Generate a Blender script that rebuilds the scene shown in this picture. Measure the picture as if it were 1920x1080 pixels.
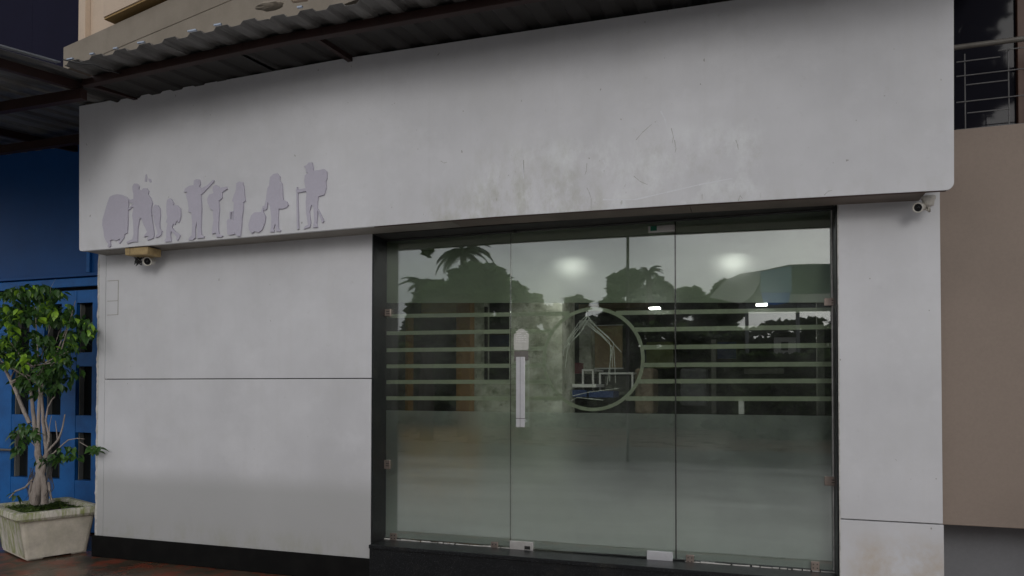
import bpy, math, random
from mathutils import Vector, Matrix, noise
R = math.radians
random.seed(7)
for o in list(bpy.data.objects): bpy.data.objects.remove(o)
sc = bpy.context.scene
COL = sc.collection

# ------------------------------------------------------------------ camera
F = 1387.0; YAW = 0.32753; PITCH = 0.0188; ROLL = 0.00133; SHIFT = 161.3
D = 5.4                      # metres from the camera to the face of the wall (Y = 0)
H = 1.60                     # eye height, ground is Z = 0
CAM = Vector((0, -D, H))
cy, sy_, cp, sp = math.cos(YAW), math.sin(YAW), math.cos(PITCH), math.sin(PITCH)
fwd = Vector((-sy_*cp, cy*cp, sp)); right = Vector((cy, sy_, 0)); up = right.cross(fwd)
m = Matrix((right, up, -fwd)).transposed() @ Matrix.Rotation(ROLL, 3, 'Z')
cam = bpy.data.cameras.new('camera'); cam_o = bpy.data.objects.new('camera', cam); COL.objects.link(cam_o)
cam_o.matrix_world = Matrix.Translation(CAM) @ m.to_4x4()
cam.sensor_width = 36; cam.lens = 36*F/1920; cam.shift_y = SHIFT/1920; cam.clip_start = .05; cam.clip_end = 900
sc.camera = cam_o

# ------------------------------------------------------------------ light
SUN_EL, SUN_AZ = 20, 160
world = bpy.data.worlds.new('World'); sc.world = world; world.use_nodes = True
wn = world.node_tree.nodes; wl = world.node_tree.links; wn.clear()
def wnode(t, **k):
    n = wn.new(t)
    for a, b in k.items(): setattr(n, a, b)
    return n
sky = wnode('ShaderNodeTexSky', sky_type='NISHITA', sun_disc=False, sun_elevation=R(SUN_EL), sun_rotation=R(SUN_AZ), dust_density=4.0, air_density=1.0)
hs = wnode('ShaderNodeHueSaturation'); hs.inputs['Saturation'].default_value = .25
wl.new(sky.outputs[0], hs.inputs['Color'])
tc = wnode('ShaderNodeTexCoord')
mp = wnode('ShaderNodeMapping'); mp.inputs['Scale'].default_value = (1.0, 1.0, 2.6)
wl.new(tc.outputs['Generated'], mp.inputs['Vector'])
nz = wnode('ShaderNodeTexNoise'); nz.inputs['Scale'].default_value = 4.5; nz.inputs['Detail'].default_value = 5; nz.inputs['Roughness'].default_value = .5
wl.new(mp.outputs[0], nz.inputs['Vector'])
ramp = wnode('ShaderNodeValToRGB'); ramp.color_ramp.elements[0].position = .3; ramp.color_ramp.elements[0].color = (4.0, 4.1, 4.5, 1)
ramp.color_ramp.elements[1].position = .72; ramp.color_ramp.elements[1].color = (8.8, 8.8, 9.0, 1)
wl.new(nz.outputs['Fac'], ramp.inputs['Fac'])
mix = wnode('ShaderNodeMix', data_type='RGBA'); mix.inputs['Factor'].default_value = .75
wl.new(hs.outputs[0], mix.inputs[6]); wl.new(ramp.outputs[0], mix.inputs[7])
bg = wnode('ShaderNodeBackground'); bg.inputs['Strength'].default_value = .12
wl.new(mix.outputs[2], bg.inputs['Color'])
wo = wnode('ShaderNodeOutputWorld'); wl.new(bg.outputs[0], wo.inputs['Surface'])
SKYMIX = (mix, bg)
sun = bpy.data.lights.new('sun', 'SUN'); sun.energy = .5; sun.angle = R(15); sun.color = (1, .985, .96)
sun_o = bpy.data.objects.new('sun', sun); COL.objects.link(sun_o)
sd = Vector((math.sin(R(SUN_AZ))*math.cos(R(SUN_EL)), math.cos(R(SUN_AZ))*math.cos(R(SUN_EL)), math.sin(R(SUN_EL))))
sun_o.rotation_euler = sd.to_track_quat('Z', 'Y').to_euler()
vs = sc.view_settings; vs.view_transform = 'Standard'; vs.look = 'None'; vs.exposure = -0.28; vs.gamma = 1; vs.use_curve_mapping = False

# ------------------------------------------------------------------ survey of the facade
def U(px, py, Y=0.0):
    """point on the vertical plane Y seen in direction (px, py) of the photograph"""
    x = (px-960)/F; y = (540-py+SHIFT)/F
    fy = cp - sp*y; fz = sp + cp*y
    X = cy*x - sy_*fy; Yd = sy_*x + cy*fy
    t = (D+Y)/Yd
    return Vector((X*t, Y, H+fz*t))
def G(px, py, z=0.0):
    """point on the level plane z"""
    a = U(px, py, 0.0); d = a-CAM; t = (z-H)/d.z
    return CAM+d*t
GLY = .22                     # plane of the glass
FY = -.28                     # front of the fascia
def MIR(px, py, Y):           # where a thing stands behind the viewer whose reflection is seen at (px, py)
    p = U(px, py, 2*GLY-Y); return Vector((p.x, Y, p.z))

# ------------------------------------------------------------------ mesh helpers
class MB:
    def __init__(s): s.v = []; s.f = []; s.sm = []
    def add(s, vs, fs, smooth=False):
        n = len(s.v); s.v += [tuple(v) for v in vs]; s.f += [tuple(i+n for i in f) for f in fs]; s.sm += [smooth]*len(fs)
    def box(s, a, b, mat=None):
        x0, y0, z0 = [min(a[i], b[i]) for i in range(3)]; x1, y1, z1 = [max(a[i], b[i]) for i in range(3)]
        vs = [Vector(p) for p in ((x0,y0,z0),(x1,y0,z0),(x1,y1,z0),(x0,y1,z0),(x0,y0,z1),(x1,y0,z1),(x1,y1,z1),(x0,y1,z1))]
        if mat: vs = [mat @ v for v in vs]
        s.add(vs, [(0,3,2,1),(4,5,6,7),(0,1,5,4),(1,2,6,5),(2,3,7,6),(3,0,4,7)])
    def prism(s, pts, y0, y1):   # outline in XZ extruded along Y
        n = len(pts)
        s.add([(p[0], y0, p[1]) for p in pts]+[(p[0], y1, p[1]) for p in pts],
              [tuple(range(n)), tuple(range(2*n-1, n-1, -1))]+[(i, i+n, (i+1) % n+n, (i+1) % n) for i in range(n)])
    def hprism(s, pts, z0, z1):  # outline in XY extruded up
        n = len(pts)
        s.add([(p[0], p[1], z0) for p in pts]+[(p[0], p[1], z1) for p in pts],
              [tuple(range(n-1, -1, -1)), tuple(range(n, 2*n))]+[(i, (i+1) % n, (i+1) % n+n, i+n) for i in range(n)])
    def quad(s, a, b, c, d): s.add([a, b, c, d], [(0,1,2,3)])
    def tube(s, pts, rad, n=8, caps=True):
        pts = [Vector(p) for p in pts]; k = len(pts)
        rs = rad if isinstance(rad, (list, tuple)) else [rad]*k
        t0 = (pts[1]-pts[0]).normalized(); ref = Vector((0,0,1)) if abs(t0.z) < .9 else Vector((1,0,0))
        u = t0.cross(ref).normalized(); vs = []
        for i, p in enumerate(pts):
            t = (pts[min(i+1, k-1)]-pts[max(i-1, 0)]).normalized()
            u = (u-t*u.dot(t)).normalized(); w = t.cross(u)
            for j in range(n):
                a = 2*math.pi*j/n; vs.append(p+(u*math.cos(a)+w*math.sin(a))*rs[i])
        fs = [(i*n+j, i*n+(j+1) % n, (i+1)*n+(j+1) % n, (i+1)*n+j) for i in range(k-1) for j in range(n)]
        s.add(vs, fs, True)
        if caps: s.add(vs[:n], [tuple(range(n-1,-1,-1))]); s.add(vs[-n:], [tuple(range(n))])
    def mesh(s, name, mat):
        me = bpy.data.meshes.new(name); me.from_pydata(s.v, [], s.f); me.update()
        me.polygons.foreach_set('use_smooth', s.sm)
        if mat: me.materials.append(mat)
        return me
def obj(name, mb, mat, parent=None, bevel=0, kind=None, label=None):
    me = mb if isinstance(mb, bpy.types.Mesh) else mb.mesh(name, mat)
    o = bpy.data.objects.new(name, me); COL.objects.link(o)
    if parent:
        o.parent = parent
        if parent.type == 'EMPTY' and not parent.get('local'): o.location = -parent.location
    if bevel:
        b = o.modifiers.new('bevel', 'BEVEL'); b.width = bevel; b.segments = 2; b.limit_method = 'ANGLE'; b.angle_limit = R(40)
    if kind: o['kind'] = kind
    if label: o['label'] = label
    return o
def tag(o, label, cat, group=None, kind=None):
    o['label'] = label; o['category'] = cat
    if group: o['group'] = group
    if kind: o['kind'] = kind
    return o
def thing(name, label, cat, loc, group=None):
    o = bpy.data.objects.new(name, None); COL.objects.link(o); o.location = loc; o.empty_display_size = .1
    return tag(o, label, cat, group)

# ------------------------------------------------------------------ materials
class NT:
    def __init__(s, name):
        s.m = bpy.data.materials.new(name); s.m.use_nodes = True; s.n = s.m.node_tree.nodes; s.l = s.m.node_tree.links
        s.n.clear(); s.out = s.n.new('ShaderNodeOutputMaterial'); s.co = s.n.new('ShaderNodeTexCoord').outputs['Object']
    def node(s, t, **k):
        n = s.n.new(t)
        for a, b in k.items(): setattr(n, a, b)
        return n
    def sock(s, i, v):
        if hasattr(v, 'links'): s.l.new(v, i)
        else: i.default_value = v
    def noise(s, scale, detail=4, rough=.55, stretch=(1,1,1), off=(0,0,0)):
        mp = s.node('ShaderNodeMapping'); mp.inputs['Scale'].default_value = stretch; mp.inputs['Location'].default_value = off; s.l.new(s.co, mp.inputs[0])
        n = s.node('ShaderNodeTexNoise'); n.inputs['Scale'].default_value = scale; n.inputs['Detail'].default_value = detail; n.inputs['Roughness'].default_value = rough
        s.l.new(mp.outputs[0], n.inputs['Vector']); return n.outputs['Fac']
    def ramp(s, fac, a, b, ca=(0,0,0), cb=(1,1,1)):
        n = s.node('ShaderNodeValToRGB'); e = n.color_ramp.elements; e[0].position = a; e[1].position = b
        e[0].color = (*ca, 1); e[1].color = (*cb, 1); s.l.new(fac, n.inputs[0]); return n.outputs[0]
    def mixc(s, f, a, b, blend='MIX'):
        n = s.node('ShaderNodeMix', data_type='RGBA', blend_type=blend); s.sock(n.inputs[0], f)
        for i, v in ((6, a), (7, b)): s.sock(n.inputs[i], (*v, 1) if isinstance(v, tuple) and len(v) == 3 else v)
        return n.outputs[2]
    def math(s, op, a, b=0, clamp=False):
        n = s.node('ShaderNodeMath', operation=op, use_clamp=clamp); s.sock(n.inputs[0], a); s.sock(n.inputs[1], b); return n.outputs[0]
    def xyz(s):
        n = s.node('ShaderNodeSeparateXYZ'); s.l.new(s.co, n.inputs[0]); return n.outputs
    def bump(s, h, strength=.3, dist=.01):
        n = s.node('ShaderNodeBump'); n.inputs['Strength'].default_value = strength; n.inputs['Distance'].default_value = dist; s.l.new(h, n.inputs['Height']); return n.outputs[0]
    def pbr(s, col, rough=.6, metal=0, normal=None, spec=.5, **kw):
        p = s.node('ShaderNodeBsdfPrincipled'); s.sock(p.inputs['Base Color'], (*col, 1) if isinstance(col, tuple) and len(col) == 3 else col)
        s.sock(p.inputs['Roughness'], rough); s.sock(p.inputs['Metallic'], metal); p.inputs['Specular IOR Level'].default_value = spec
        if normal: s.l.new(normal, p.inputs['Normal'])
        for k, v in kw.items(): s.sock(p.inputs[k], v)
        return p.outputs[0]
    def done(s, sh): s.l.new(sh, s.out.inputs['Surface']); return s.m
def grime(name, col, dirt=(.1,.09,.07), amt=.5, scale=3, rough=.6, bump=.15, metal=0, fine=60, spec=.4):
    t = NT(name); a = t.noise(scale, 6, .6); b = t.noise(fine, 3)
    f = t.math('MULTIPLY', t.ramp(a, .42, .78), amt)
    c = t.mixc(f, col, dirt); c = t.mixc(t.math('MULTIPLY', t.ramp(b, .3, .75), .18), c, tuple(x*.6 for x in col))
    return t.done(t.pbr(c, rough, metal, t.bump(b, bump, .004), spec))
M = {}
def scuffed_panel(name, base, marks):
    """painted cladding: faint clouding, fine drips, small scuffs"""
    t = NT(name); x, y, z = t.xyz()
    cloud = t.noise(.8, 6, .6); c = t.mixc(t.ramp(cloud, .38, .66), base, tuple(v*.84 for v in base))
    cl2 = t.noise(2.7, 7, .68, (1, 1, .8), (4, 0, 4)); c = t.mixc(t.math('MULTIPLY', t.ramp(cl2, .5, .72), .25), c, tuple(v*w for v, w in zip(base, (.80, .80, .76))))
    cl3 = t.noise(1.7, 6, .66, (1, 1, 1.4), (14, 0, 4)); c = t.mixc(t.math('MULTIPLY', t.ramp(cl3, .54, .7), .3), c, tuple(min(1, v*1.14) for v in base))
    drip = t.noise(2.2, 5, .65, (6, 1, .35)); c = t.mixc(t.math('MULTIPLY', t.ramp(drip, .52, .75), .07), c, (.42, .40, .34))
    fine = t.noise(14, 6, .7, (1, 1, 1)); c = t.mixc(t.math('MULTIPLY', t.ramp(fine, .62, .72), .18), c, (.36, .36, .32))
    specks = t.noise(26, 2, .5, (1, 1, .7), (3, 0, 9)); c = t.mixc(t.math('MULTIPLY', t.ramp(specks, .755, .775), .65), c, (.2, .19, .17))
    for (x0, x1, z0, z1, amt, kind) in marks:
        bx = t.math('MULTIPLY', t.ramp2(x, x0, x1) if hasattr(t, 'ramp2') else box1(t, x, x0, x1), box1(t, z, z0, z1))
        if kind == 'glue':
            g = t.noise(3.2, 7, .68, (1.5, 1, 1), (1.3, 0, 4)); k = t.math('MULTIPLY', bx, t.ramp(g, .46, .66))
            c = t.mixc(t.math('MULTIPLY', k, amt), c, (.80, .83, .84))
            g2 = t.noise(3.5, 7, .74, (1.2, 1, 1), (7, 0, 1)); k = t.math('MULTIPLY', bx, t.ramp(g2, .52, .66))
            c = t.mixc(t.math('MULTIPLY', k, amt*.55), c, (.45, .45, .42))
            g3 = t.noise(9, 5, .65, (1.8, 1, .7), (2, 0, 7)); k = t.math('MULTIPLY', bx, t.ramp(g3, .665, .70))
            c = t.mixc(t.math('MULTIPLY', k, amt*.9), c, (.3, .3, .27))
        if kind == 'drip':
            g = t.noise(3.4, 7, .72, (1.8, 1, .9), (5, 0, 2)); k = t.math('MULTIPLY', bx, t.ramp(g, .45, .68))
            c = t.mixc(t.math('MULTIPLY', k, amt), c, (.33, .33, .24))
        if kind == 'band':
            c = t.mixc(t.math('MULTIPLY', bx, amt), c, (.40, .405, .40))
        if kind == 'stain':
            g = t.noise(4, 7, .7, (1, 1, 1), (5, 0, 2)); k = t.math('MULTIPLY', bx, t.ramp(g, .4, .66))
            c = t.mixc(t.math('MULTIPLY', k, amt), c, (.46, .36, .24))
    bmp = t.bump(t.noise(1.6, 3, .5), .25, .03)
    n2 = t.node('ShaderNodeBump'); n2.inputs['Strength'].default_value = .08; n2.inputs['Distance'].default_value = .003
    t.l.new(t.noise(90, 3), n2.inputs['Height']); t.l.new(bmp, n2.inputs['Normal'])
    return t.done(t.pbr(c, .48, 0, n2.outputs[0], .4))
def box1(t, v, a, b, soft=.12):
    m1 = t.node('ShaderNodeMapRange'); m1.interpolation_type = 'SMOOTHSTEP'; t.l.new(v, m1.inputs[0]); m1.inputs[1].default_value = a-soft; m1.inputs[2].default_value = a+soft
    m2 = t.node('ShaderNodeMapRange'); m2.interpolation_type = 'SMOOTHSTEP'; t.l.new(v, m2.inputs[0]); m2.inputs[1].default_value = b+soft; m2.inputs[2].default_value = b-soft
    return t.math('MULTIPLY', m1.outputs[0], m2.outputs[0])
g0, g1 = U(960, 400, FY), U(1460, 210, FY); d0, d1 = U(800, 415, FY), U(1130, 340, FY)
xL_, xR_, zB_ = U(149, 400, FY).x, U(1789, 400, FY).x, U(900, 408, FY).z
M['fascia'] = scuffed_panel('painted_cladding', (.665, .668, .692), [
    (g0.x-.3, g1.x-.1, g0.z-.05, g1.z-.05, .6, 'glue'), (xL_, xR_, zB_-.06, zB_+.02, .35, 'drip'), (d0.x, d1.x, d0.z-.1, d0.z+.22, .45, 'drip'),
    (U(880,400,FY).x, U(1100,400,FY).x, U(900,300,FY).z-.3, U(900,280,FY).z, .25, 'drip')])
pb = U(1660, 1060, 0)
M['panel'] = scuffed_panel('painted_panel', (.64, .643, .665), [(-9, U(900,900,0).x, -.5, U(560,905,0).z, .8, 'band'), (U(150,900,0).x, U(696,900,0).x, -.1, .34, .45, 'drip'), (U(1600,1000,0).x, U(1780,1000,0).x, -.2, U(1660,1010,0).z, .6, 'stain')])
M['edge'] = grime('chipped_render', (.62, .61, .58), (.2, .19, .17), .8, 14, .9, .9)
M['soffit'] = grime('brown_soffit', (.20, .165, .14), (.06, .05, .045), .5, 3, .6, .1)
M['soffit_grey'] = grime('grey_brown_soffit', (.27, .25, .22), (.09, .08, .07), .5, 3, .6, .1)
M['sticker_line'] = grime('pale_line_sticker', (.78, .78, .70), (.3, .3, .26), .4, 6, .6)
M['scratch'] = grime('grey_scratch', (.38, .38, .36), (.3, .3, .28), .4, 30); M['glue_track'] = grime('pale_glue', (.70, .71, .74), (.66, .67, .7), .5, 12)
M['seal'] = grime('dark_seal', (.03, .03, .028), (.1, .1, .09), .3, 8, .7)
def granite():
    t = NT('black_granite'); v = t.node('ShaderNodeTexVoronoi'); v.inputs['Scale'].default_value = 160; t.l.new(t.co, v.inputs['Vector'])
    sp_ = t.noise(190, 2, .5); c = t.mixc(t.ramp(sp_, .62, .70), (.010, .011, .012), (.09, .10, .11))
    d = t.noise(5, 6, .7); c = t.mixc(t.math('MULTIPLY', t.ramp(d, .55, .75), .25), c, (.08, .075, .06))
    return t.done(t.pbr(c, t.math('ADD', t.math('MULTIPLY', d, .25), .22), 0, None, .25))
M['granite'] = granite()
M['black'] = grime('black_stone_plinth', (.006, .006, .006), (.02, .02, .018), .4, 6, .6, .1, 0, 60, .12)
M['steel'] = grime('brushed_steel', (.66, .64, .62), (.35, .3, .26), .4, 12, .38, .05, .6)
M['chrome'] = grime('satin_chrome', (.74, .74, .77), (.45, .42, .4), .2, 12, .34, .03, .55)
M['bronze_clamp'] = grime('dull_pinkish_steel', (.40, .33, .29), (.2, .15, .12), .4, 20, .35, .05, .8)
M['dark_metal'] = grime('dark_metal', (.03, .03, .03), (.08, .07, .06), .3, 8, .5, .05, .4)
M['white_plastic'] = grime('aged_white_plastic', (.62, .60, .55), (.35, .3, .22), .5, 18, .45)
M['lens'] = grime('camera_lens', (.008, .008, .01), (.02, .02, .02), .2, 8, .08)
M['wood_box'] = grime('yellowed_box', (.42, .31, .15), (.16, .10, .05), .6, 22, .6, .4)
M['cable'] = grime('black_cable', (.02, .02, .02), (.05, .05, .05), .2, 8, .5)
M['lavender'] = grime('lavender_grey_sheet', (.50, .48, .56), (.42, .405, .47), .35, 6, .6, .05)
def glass():
    t = NT('tinted_window_glass'); lw = t.node('ShaderNodeFresnel'); lw.inputs['IOR'].default_value = 1.5
    f = t.math('ADD', t.math('MULTIPLY', lw.outputs[0], 1.1), .115, True)
    tr = t.node('ShaderNodeBsdfTransparent'); tr.inputs[0].default_value = (.93, .965, .95, 1)
    g = t.node('ShaderNodeBsdfGlossy'); g.inputs['Roughness'].default_value = .012; g.inputs['Color'].default_value = (.97, 1, .985, 1)
    wv = t.bump(t.noise(.8, 2), .035, .02); t.l.new(wv, g.inputs['Normal'])
    mx = t.node('ShaderNodeMixShader'); t.l.new(f, mx.inputs[0]); t.l.new(tr.outputs[0], mx.inputs[1]); t.l.new(g.outputs[0], mx.inputs[2])
    # dust on the pane
    du = t.math('MULTIPLY', t.ramp(t.noise(1.4, 7, .7), .35, .75), .06); df = t.node('ShaderNodeBsdfDiffuse'); df.inputs[0].default_value = (.5, .52, .48, 1)
    m2 = t.node('ShaderNodeMixShader'); t.l.new(du, m2.inputs[0]); t.l.new(mx.outputs[0], m2.inputs[1]); t.l.new(df.outputs[0], m2.inputs[2])
    return t.done(m2.outputs[0])
M['glass'] = glass()
def film(name, see, col, rough=.35, clear=.3, haze=.08, floor_glow=0.0):
    t = NT(name); rf = t.node('ShaderNodeBsdfRefraction'); rf.inputs['IOR'].default_value = 1.28; rf.inputs['Roughness'].default_value = rough; rf.inputs[0].default_value = (.95, .97, .95, 1)
    tr = t.node('ShaderNodeBsdfTransparent'); tr.inputs[0].default_value = (.95, .97, .95, 1)
    m0 = t.node('ShaderNodeMixShader'); m0.inputs[0].default_value = clear; t.l.new(rf.outputs[0], m0.inputs[1]); t.l.new(tr.outputs[0], m0.inputs[2])
    df = t.node('ShaderNodeBsdfDiffuse'); tl = t.node('ShaderNodeBsdfTranslucent')
    s1 = t.noise(1.1, 6, .6, (.5, 1, 2.2)); c = t.mixc(t.ramp(s1, .3, .7), tuple(v*.8 for v in col), col)
    s2 = t.noise(3, 6, .7, (.25, 1, 5), (4, 0, 3)); c = t.mixc(t.math('MULTIPLY', t.ramp(s2, .5, .75), .22), c, (.72, .74, .72))
    s3 = t.noise(30, 2, .5, (1, 1, .45), (4, 0, 3)); c = t.mixc(t.math('MULTIPLY', t.ramp(s3, .78, .8), .6), c, (.85, .88, .85))
    t.l.new(c, df.inputs[0]); tl.inputs[0].default_value = (*col, 1)
    md = t.node('ShaderNodeMixShader'); md.inputs[0].default_value = .35; t.l.new(df.outputs[0], md.inputs[1]); t.l.new(tl.outputs[0], md.inputs[2])
    mx = t.node('ShaderNodeMixShader'); x, y, z = t.xyz()
    low = t.node('ShaderNodeMapRange'); low.interpolation_type = 'SMOOTHSTEP'; t.l.new(z, low.inputs[0]); low.inputs[1].default_value = .95; low.inputs[2].default_value = .30  # film paled towards the bottom to paint in light from the floor
    cl = t.ramp(t.noise(1.5, 7, .66, (1, 1, 1.1), (8, 0, 2)), .34, .70); sm = t.ramp(t.noise(2.2, 6, .72, (.35, 1, 4), (1, 0, 6)), .50, .72)
    fac = t.math('ADD', t.math('ADD', 1-see, t.math('MULTIPLY', cl, haze)), t.math('ADD', t.math('MULTIPLY', low.outputs[0], floor_glow), t.math('MULTIPLY', sm, haze*.6)), True)
    t.l.new(fac, mx.inputs[0]); t.l.new(m0.outputs[0], mx.inputs[1]); t.l.new(md.outputs[0], mx.inputs[2])
    return t.done(mx.outputs[0])
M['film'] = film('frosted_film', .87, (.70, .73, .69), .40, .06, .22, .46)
M['film_top'] = film('frosted_film_thin', .72, (.60, .69, .50), .5, 0.02, .14)
M['film_stripe'] = film('frosted_stripe_film', .42, (.62, .66, .50), .3, .3, .1)
def sheet():
    t = NT('galvanised_sheet'); a = t.noise(2.5, 6, .65, (1, .35, 1)); b = t.noise(16, 5, .7, (1.6, .12, 1))
    c = t.mixc(t.ramp(a, .4, .7), (.16, .157, .15), (.07, .066, .062)); c = t.mixc(t.math('MULTIPLY', t.ramp(b, .5, .8), .5), c, (.33, .32, .30))
    r = t.noise(3, 6, .7, (1, 1, 1), (9, 2, 1)); c = t.mixc(t.math('MULTIPLY', t.ramp(r, .62, .75), .5), c, (.10, .045, .02))
    return t.done(t.pbr(c, .55, .25, t.bump(b, .2, .004), .4))
M['sheet'] = sheet()
M['sheet_shade'] = grime('shade_dark_sheet', (.028, .026, .024), (.015, .012, .01), .6, 3, .7, .2)  # near-black colour paints in the shade behind the awning beam
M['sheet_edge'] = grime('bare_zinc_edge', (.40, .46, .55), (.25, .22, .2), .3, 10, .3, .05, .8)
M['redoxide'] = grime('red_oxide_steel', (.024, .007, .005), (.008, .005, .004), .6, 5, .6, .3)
M['cream'] = grime('cream_render', (.60, .48, .37), (.35, .28, .22), .35, 2, .8, .2)
M['ledge'] = grime('weathered_ledge', (.27, .235, .19), (.14, .12, .09), .5, 3, .85, .3)
M['ochre'] = grime('ochre_soffit', (.36, .24, .10), (.2, .13, .06), .4, 3, .8, .2)
M['navy'] = grime('navy_sky_tone', (.0095, .0095, .024), (.006, .006, .014), .5, .5, .8, .05, 0, 60, .1)  # colour of the block that stands in for dark sky
M['blue'] = grime('cobalt_paint', (.008, .13, .42), (.006, .05, .17), .7, 4, .45, .25)
M['blue_dark'] = grime('cobalt_paint_panel', (.003, .075, .27), (.003, .045, .16), .4, 3, .5, .2)
def dark_glass(name, col, rough=.03, sp=.22):
    t = NT(name); return t.done(t.pbr(col, rough, 0, t.bump(t.noise(1.2, 2), .04, .02), sp))
M['dglass'] = dark_glass('dark_window_glass', (.012, .014, .014))
M['vglass'] = dark_glass('violet_window_glass', (.012, .012, .017), .04, .07)
M['taupe'] = grime('taupe_render', (.28, .225, .187), (.19, .155, .13), .55, 1.1, .85, .15)
M['greywall'] = grime('grey_render', (.23, .235, .25), (.15, .15, .16), .4, 2, .85, .2)
M['brown_wood'] = grime('brown_wood', (.085, .04, .025), (.03, .015, .01), .5, 6, .5, .2)
M['pipe'] = grime('grey_painted_pipe', (.13, .12, .105), (.07, .06, .05), .5, 12, .45, .1)
M['wire'] = grime('thin_grey_bar', (.13, .13, .13), (.05, .04, .04), .5, 12, .5, .1)
def concrete(name, top, moss, amt):
    t = NT(name); x, y, z = t.xyz(); a = t.noise(5, 7, .7); c = t.mixc(t.ramp(a, .35, .7), top, tuple(v*.6 for v in top))
    st = t.noise(7, 6, .7, (3, 3, .5)); c = t.mixc(t.math('MULTIPLY', t.ramp(st, .44, .62), amt), c, moss)
    b = t.noise(70, 5, .7); return t.done(t.pbr(c, .85, 0, t.bump(b, .5, .006), .3))
M['planter'] = concrete('white_concrete', (.70, .66, .58), (.22, .26, .05), .85)
M['planter_side'] = concrete('buff_painted_concrete', (.70, .64, .54), (.50, .48, .34), .25)
M['soil'] = grime('soil', (.03, .022, .015), (.06, .05, .03), .5, 20, .95, .6)
def bark(name, c1, c2):
    t = NT(name); a = t.noise(14, 6, .7, (2, 2, .35)); b = t.noise(60, 4, .7, (1, 1, .3)); c = t.mixc(t.ramp(a, .35, .7), c1, c2)
    return t.done(t.pbr(c, .85, 0, t.bump(b, .5, .006), .2))
M['bark'] = bark('pale_ficus_bark', (.42, .37, .33), (.20, .165, .145)); M['bark2'] = bark('dark_bark', (.10, .08, .06), (.04, .03, .025))
def leaf(name, c1, c2, rough=.35, scale=5, tr=.25):
    t = NT(name); a = t.noise(scale, 3, .6); c = t.mixc(t.ramp(a, .35, .65), c1, c2)
    inf = t.node('ShaderNodeObjectInfo'); c = t.mixc(t.math('MULTIPLY', inf.outputs['Random'], .45), c, c2)
    p = t.pbr(c, rough, 0, None, .5); tl = t.node('ShaderNodeBsdfTranslucent'); t.l.new(c, tl.inputs[0])
    mx = t.node('ShaderNodeMixShader'); mx.inputs[0].default_value = tr; t.l.new(p, mx.inputs[1]); t.l.new(tl.outputs[0], mx.inputs[2]); return t.done(mx.outputs[0])
M['leaf_new'] = leaf('young_ficus_leaf', (.38, .60, .05), (.14, .32, .03)); M['leaf_old'] = leaf('old_ficus_leaf', (.07, .16, .03), (.03, .08, .02))
M['moss'] = leaf('moss_green', (.10, .17, .02), (.06, .10, .02), .7, 20)
M['foliage'] = leaf('tree_foliage', (.16, .25, .08), (.02, .035, .015), .6, 2.2, .5); M['foliage_far'] = leaf('distant_foliage', (.20, .26, .15), (.05, .07, .045), .7, 1.6, .5)
M['palm'] = leaf('palm_green', (.05, .075, .035), (.03, .045, .022), .5, .6)
def floor_mat():
    t = NT('wet_stone_paving'); a = t.noise(1.6, 7, .7); b = t.noise(5, 6, .7, (1, 1, 1), (4, 1, 0))
    c = t.mixc(t.ramp(a, .38, .62), (.10, .065, .04), (.04, .036, .026)); c = t.mixc(t.math('MULTIPLY', t.ramp(b, .48, .58), .8), c, (.22, .045, .022))
    d = t.noise(9, 5, .7, (1, 1, 1), (0, 5, 0)); c = t.mixc(t.math('MULTIPLY', t.ramp(d, .6, .7), .5), c, (.13, .10, .07))
    w = t.ramp(t.noise(1.1, 4, .6, (1,1,1), (2, 2, 0)), .4, .6)
    rr = t.math('ADD', t.math('MULTIPLY', w, .3), .22)
    return t.done(t.pbr(c, rr, 0, t.bump(t.noise(18, 6, .7), .25, .01), .5))
M['floor'] = floor_mat()
M['asphalt'] = grime('asphalt', (.05, .05, .052), (.09, .09, .09), .5, .4, .5, .3)
def bounce_forecourt():  # colour graded with distance to paint a dark-to-light reflection into the glass
    t = NT('graded_bounce_forecourt'); x, y, z = t.xyz(); n1 = t.noise(.55, 7, .68, (.45, 1.3, 1)); mr = t.node('ShaderNodeMapRange'); t.l.new(y, mr.inputs[0]); mr.inputs[1].default_value = -11.5; mr.inputs[2].default_value = -3.0
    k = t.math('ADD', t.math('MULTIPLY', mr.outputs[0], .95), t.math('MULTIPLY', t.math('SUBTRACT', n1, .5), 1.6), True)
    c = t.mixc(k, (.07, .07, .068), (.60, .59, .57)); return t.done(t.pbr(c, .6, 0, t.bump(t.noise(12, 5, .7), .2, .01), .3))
M['bounce_forecourt'] = bounce_forecourt()
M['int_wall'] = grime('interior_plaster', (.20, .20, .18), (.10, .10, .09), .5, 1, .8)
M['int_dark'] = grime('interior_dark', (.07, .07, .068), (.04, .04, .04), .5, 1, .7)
def peeled():
    t = NT('patchy_concrete_wall'); a = t.noise(3.2, 8, .72); c = t.mixc(t.ramp(a, .36, .62), (.30, .32, .24), (.72, .73, .64))
    b = t.noise(6, 6, .7, (1,1,1), (3, 3, 3)); c = t.mixc(t.ramp(b, .56, .68), c, (.14, .15, .11)); return t.done(t.pbr(c, .9, 0, t.bump(a, .4, .01), .2))
M['peeled'] = peeled()
M['orange_wood'] = grime('orange_varnished_wood', (.26, .145, .05), (.12, .06, .02), .4, 5, .45, .1)
M['yellow_wood'] = grime('yellow_laminate', (.32, .25, .07), (.25, .17, .05), .4, 5, .5, .1)
M['beige_board'] = grime('beige_board', (.36, .26, .14), (.4, .3, .17), .3, 3, .6)
M['int_floor'] = grime('interior_tile', (.72, .71, .66), (.35, .34, .3), .4, 2, .3)
M['white'] = grime('white_paint', (.72, .72, .70), (.5, .48, .45), .3, 5, .5)
M['bluething'] = grime('blue_plastic', (.03, .055, .16), (.02, .04, .12), .4, 5, .4)
M['maroon'] = grime('maroon_plastic', (.25, .04, .06), (.1, .02, .02), .4, 5, .4)
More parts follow.
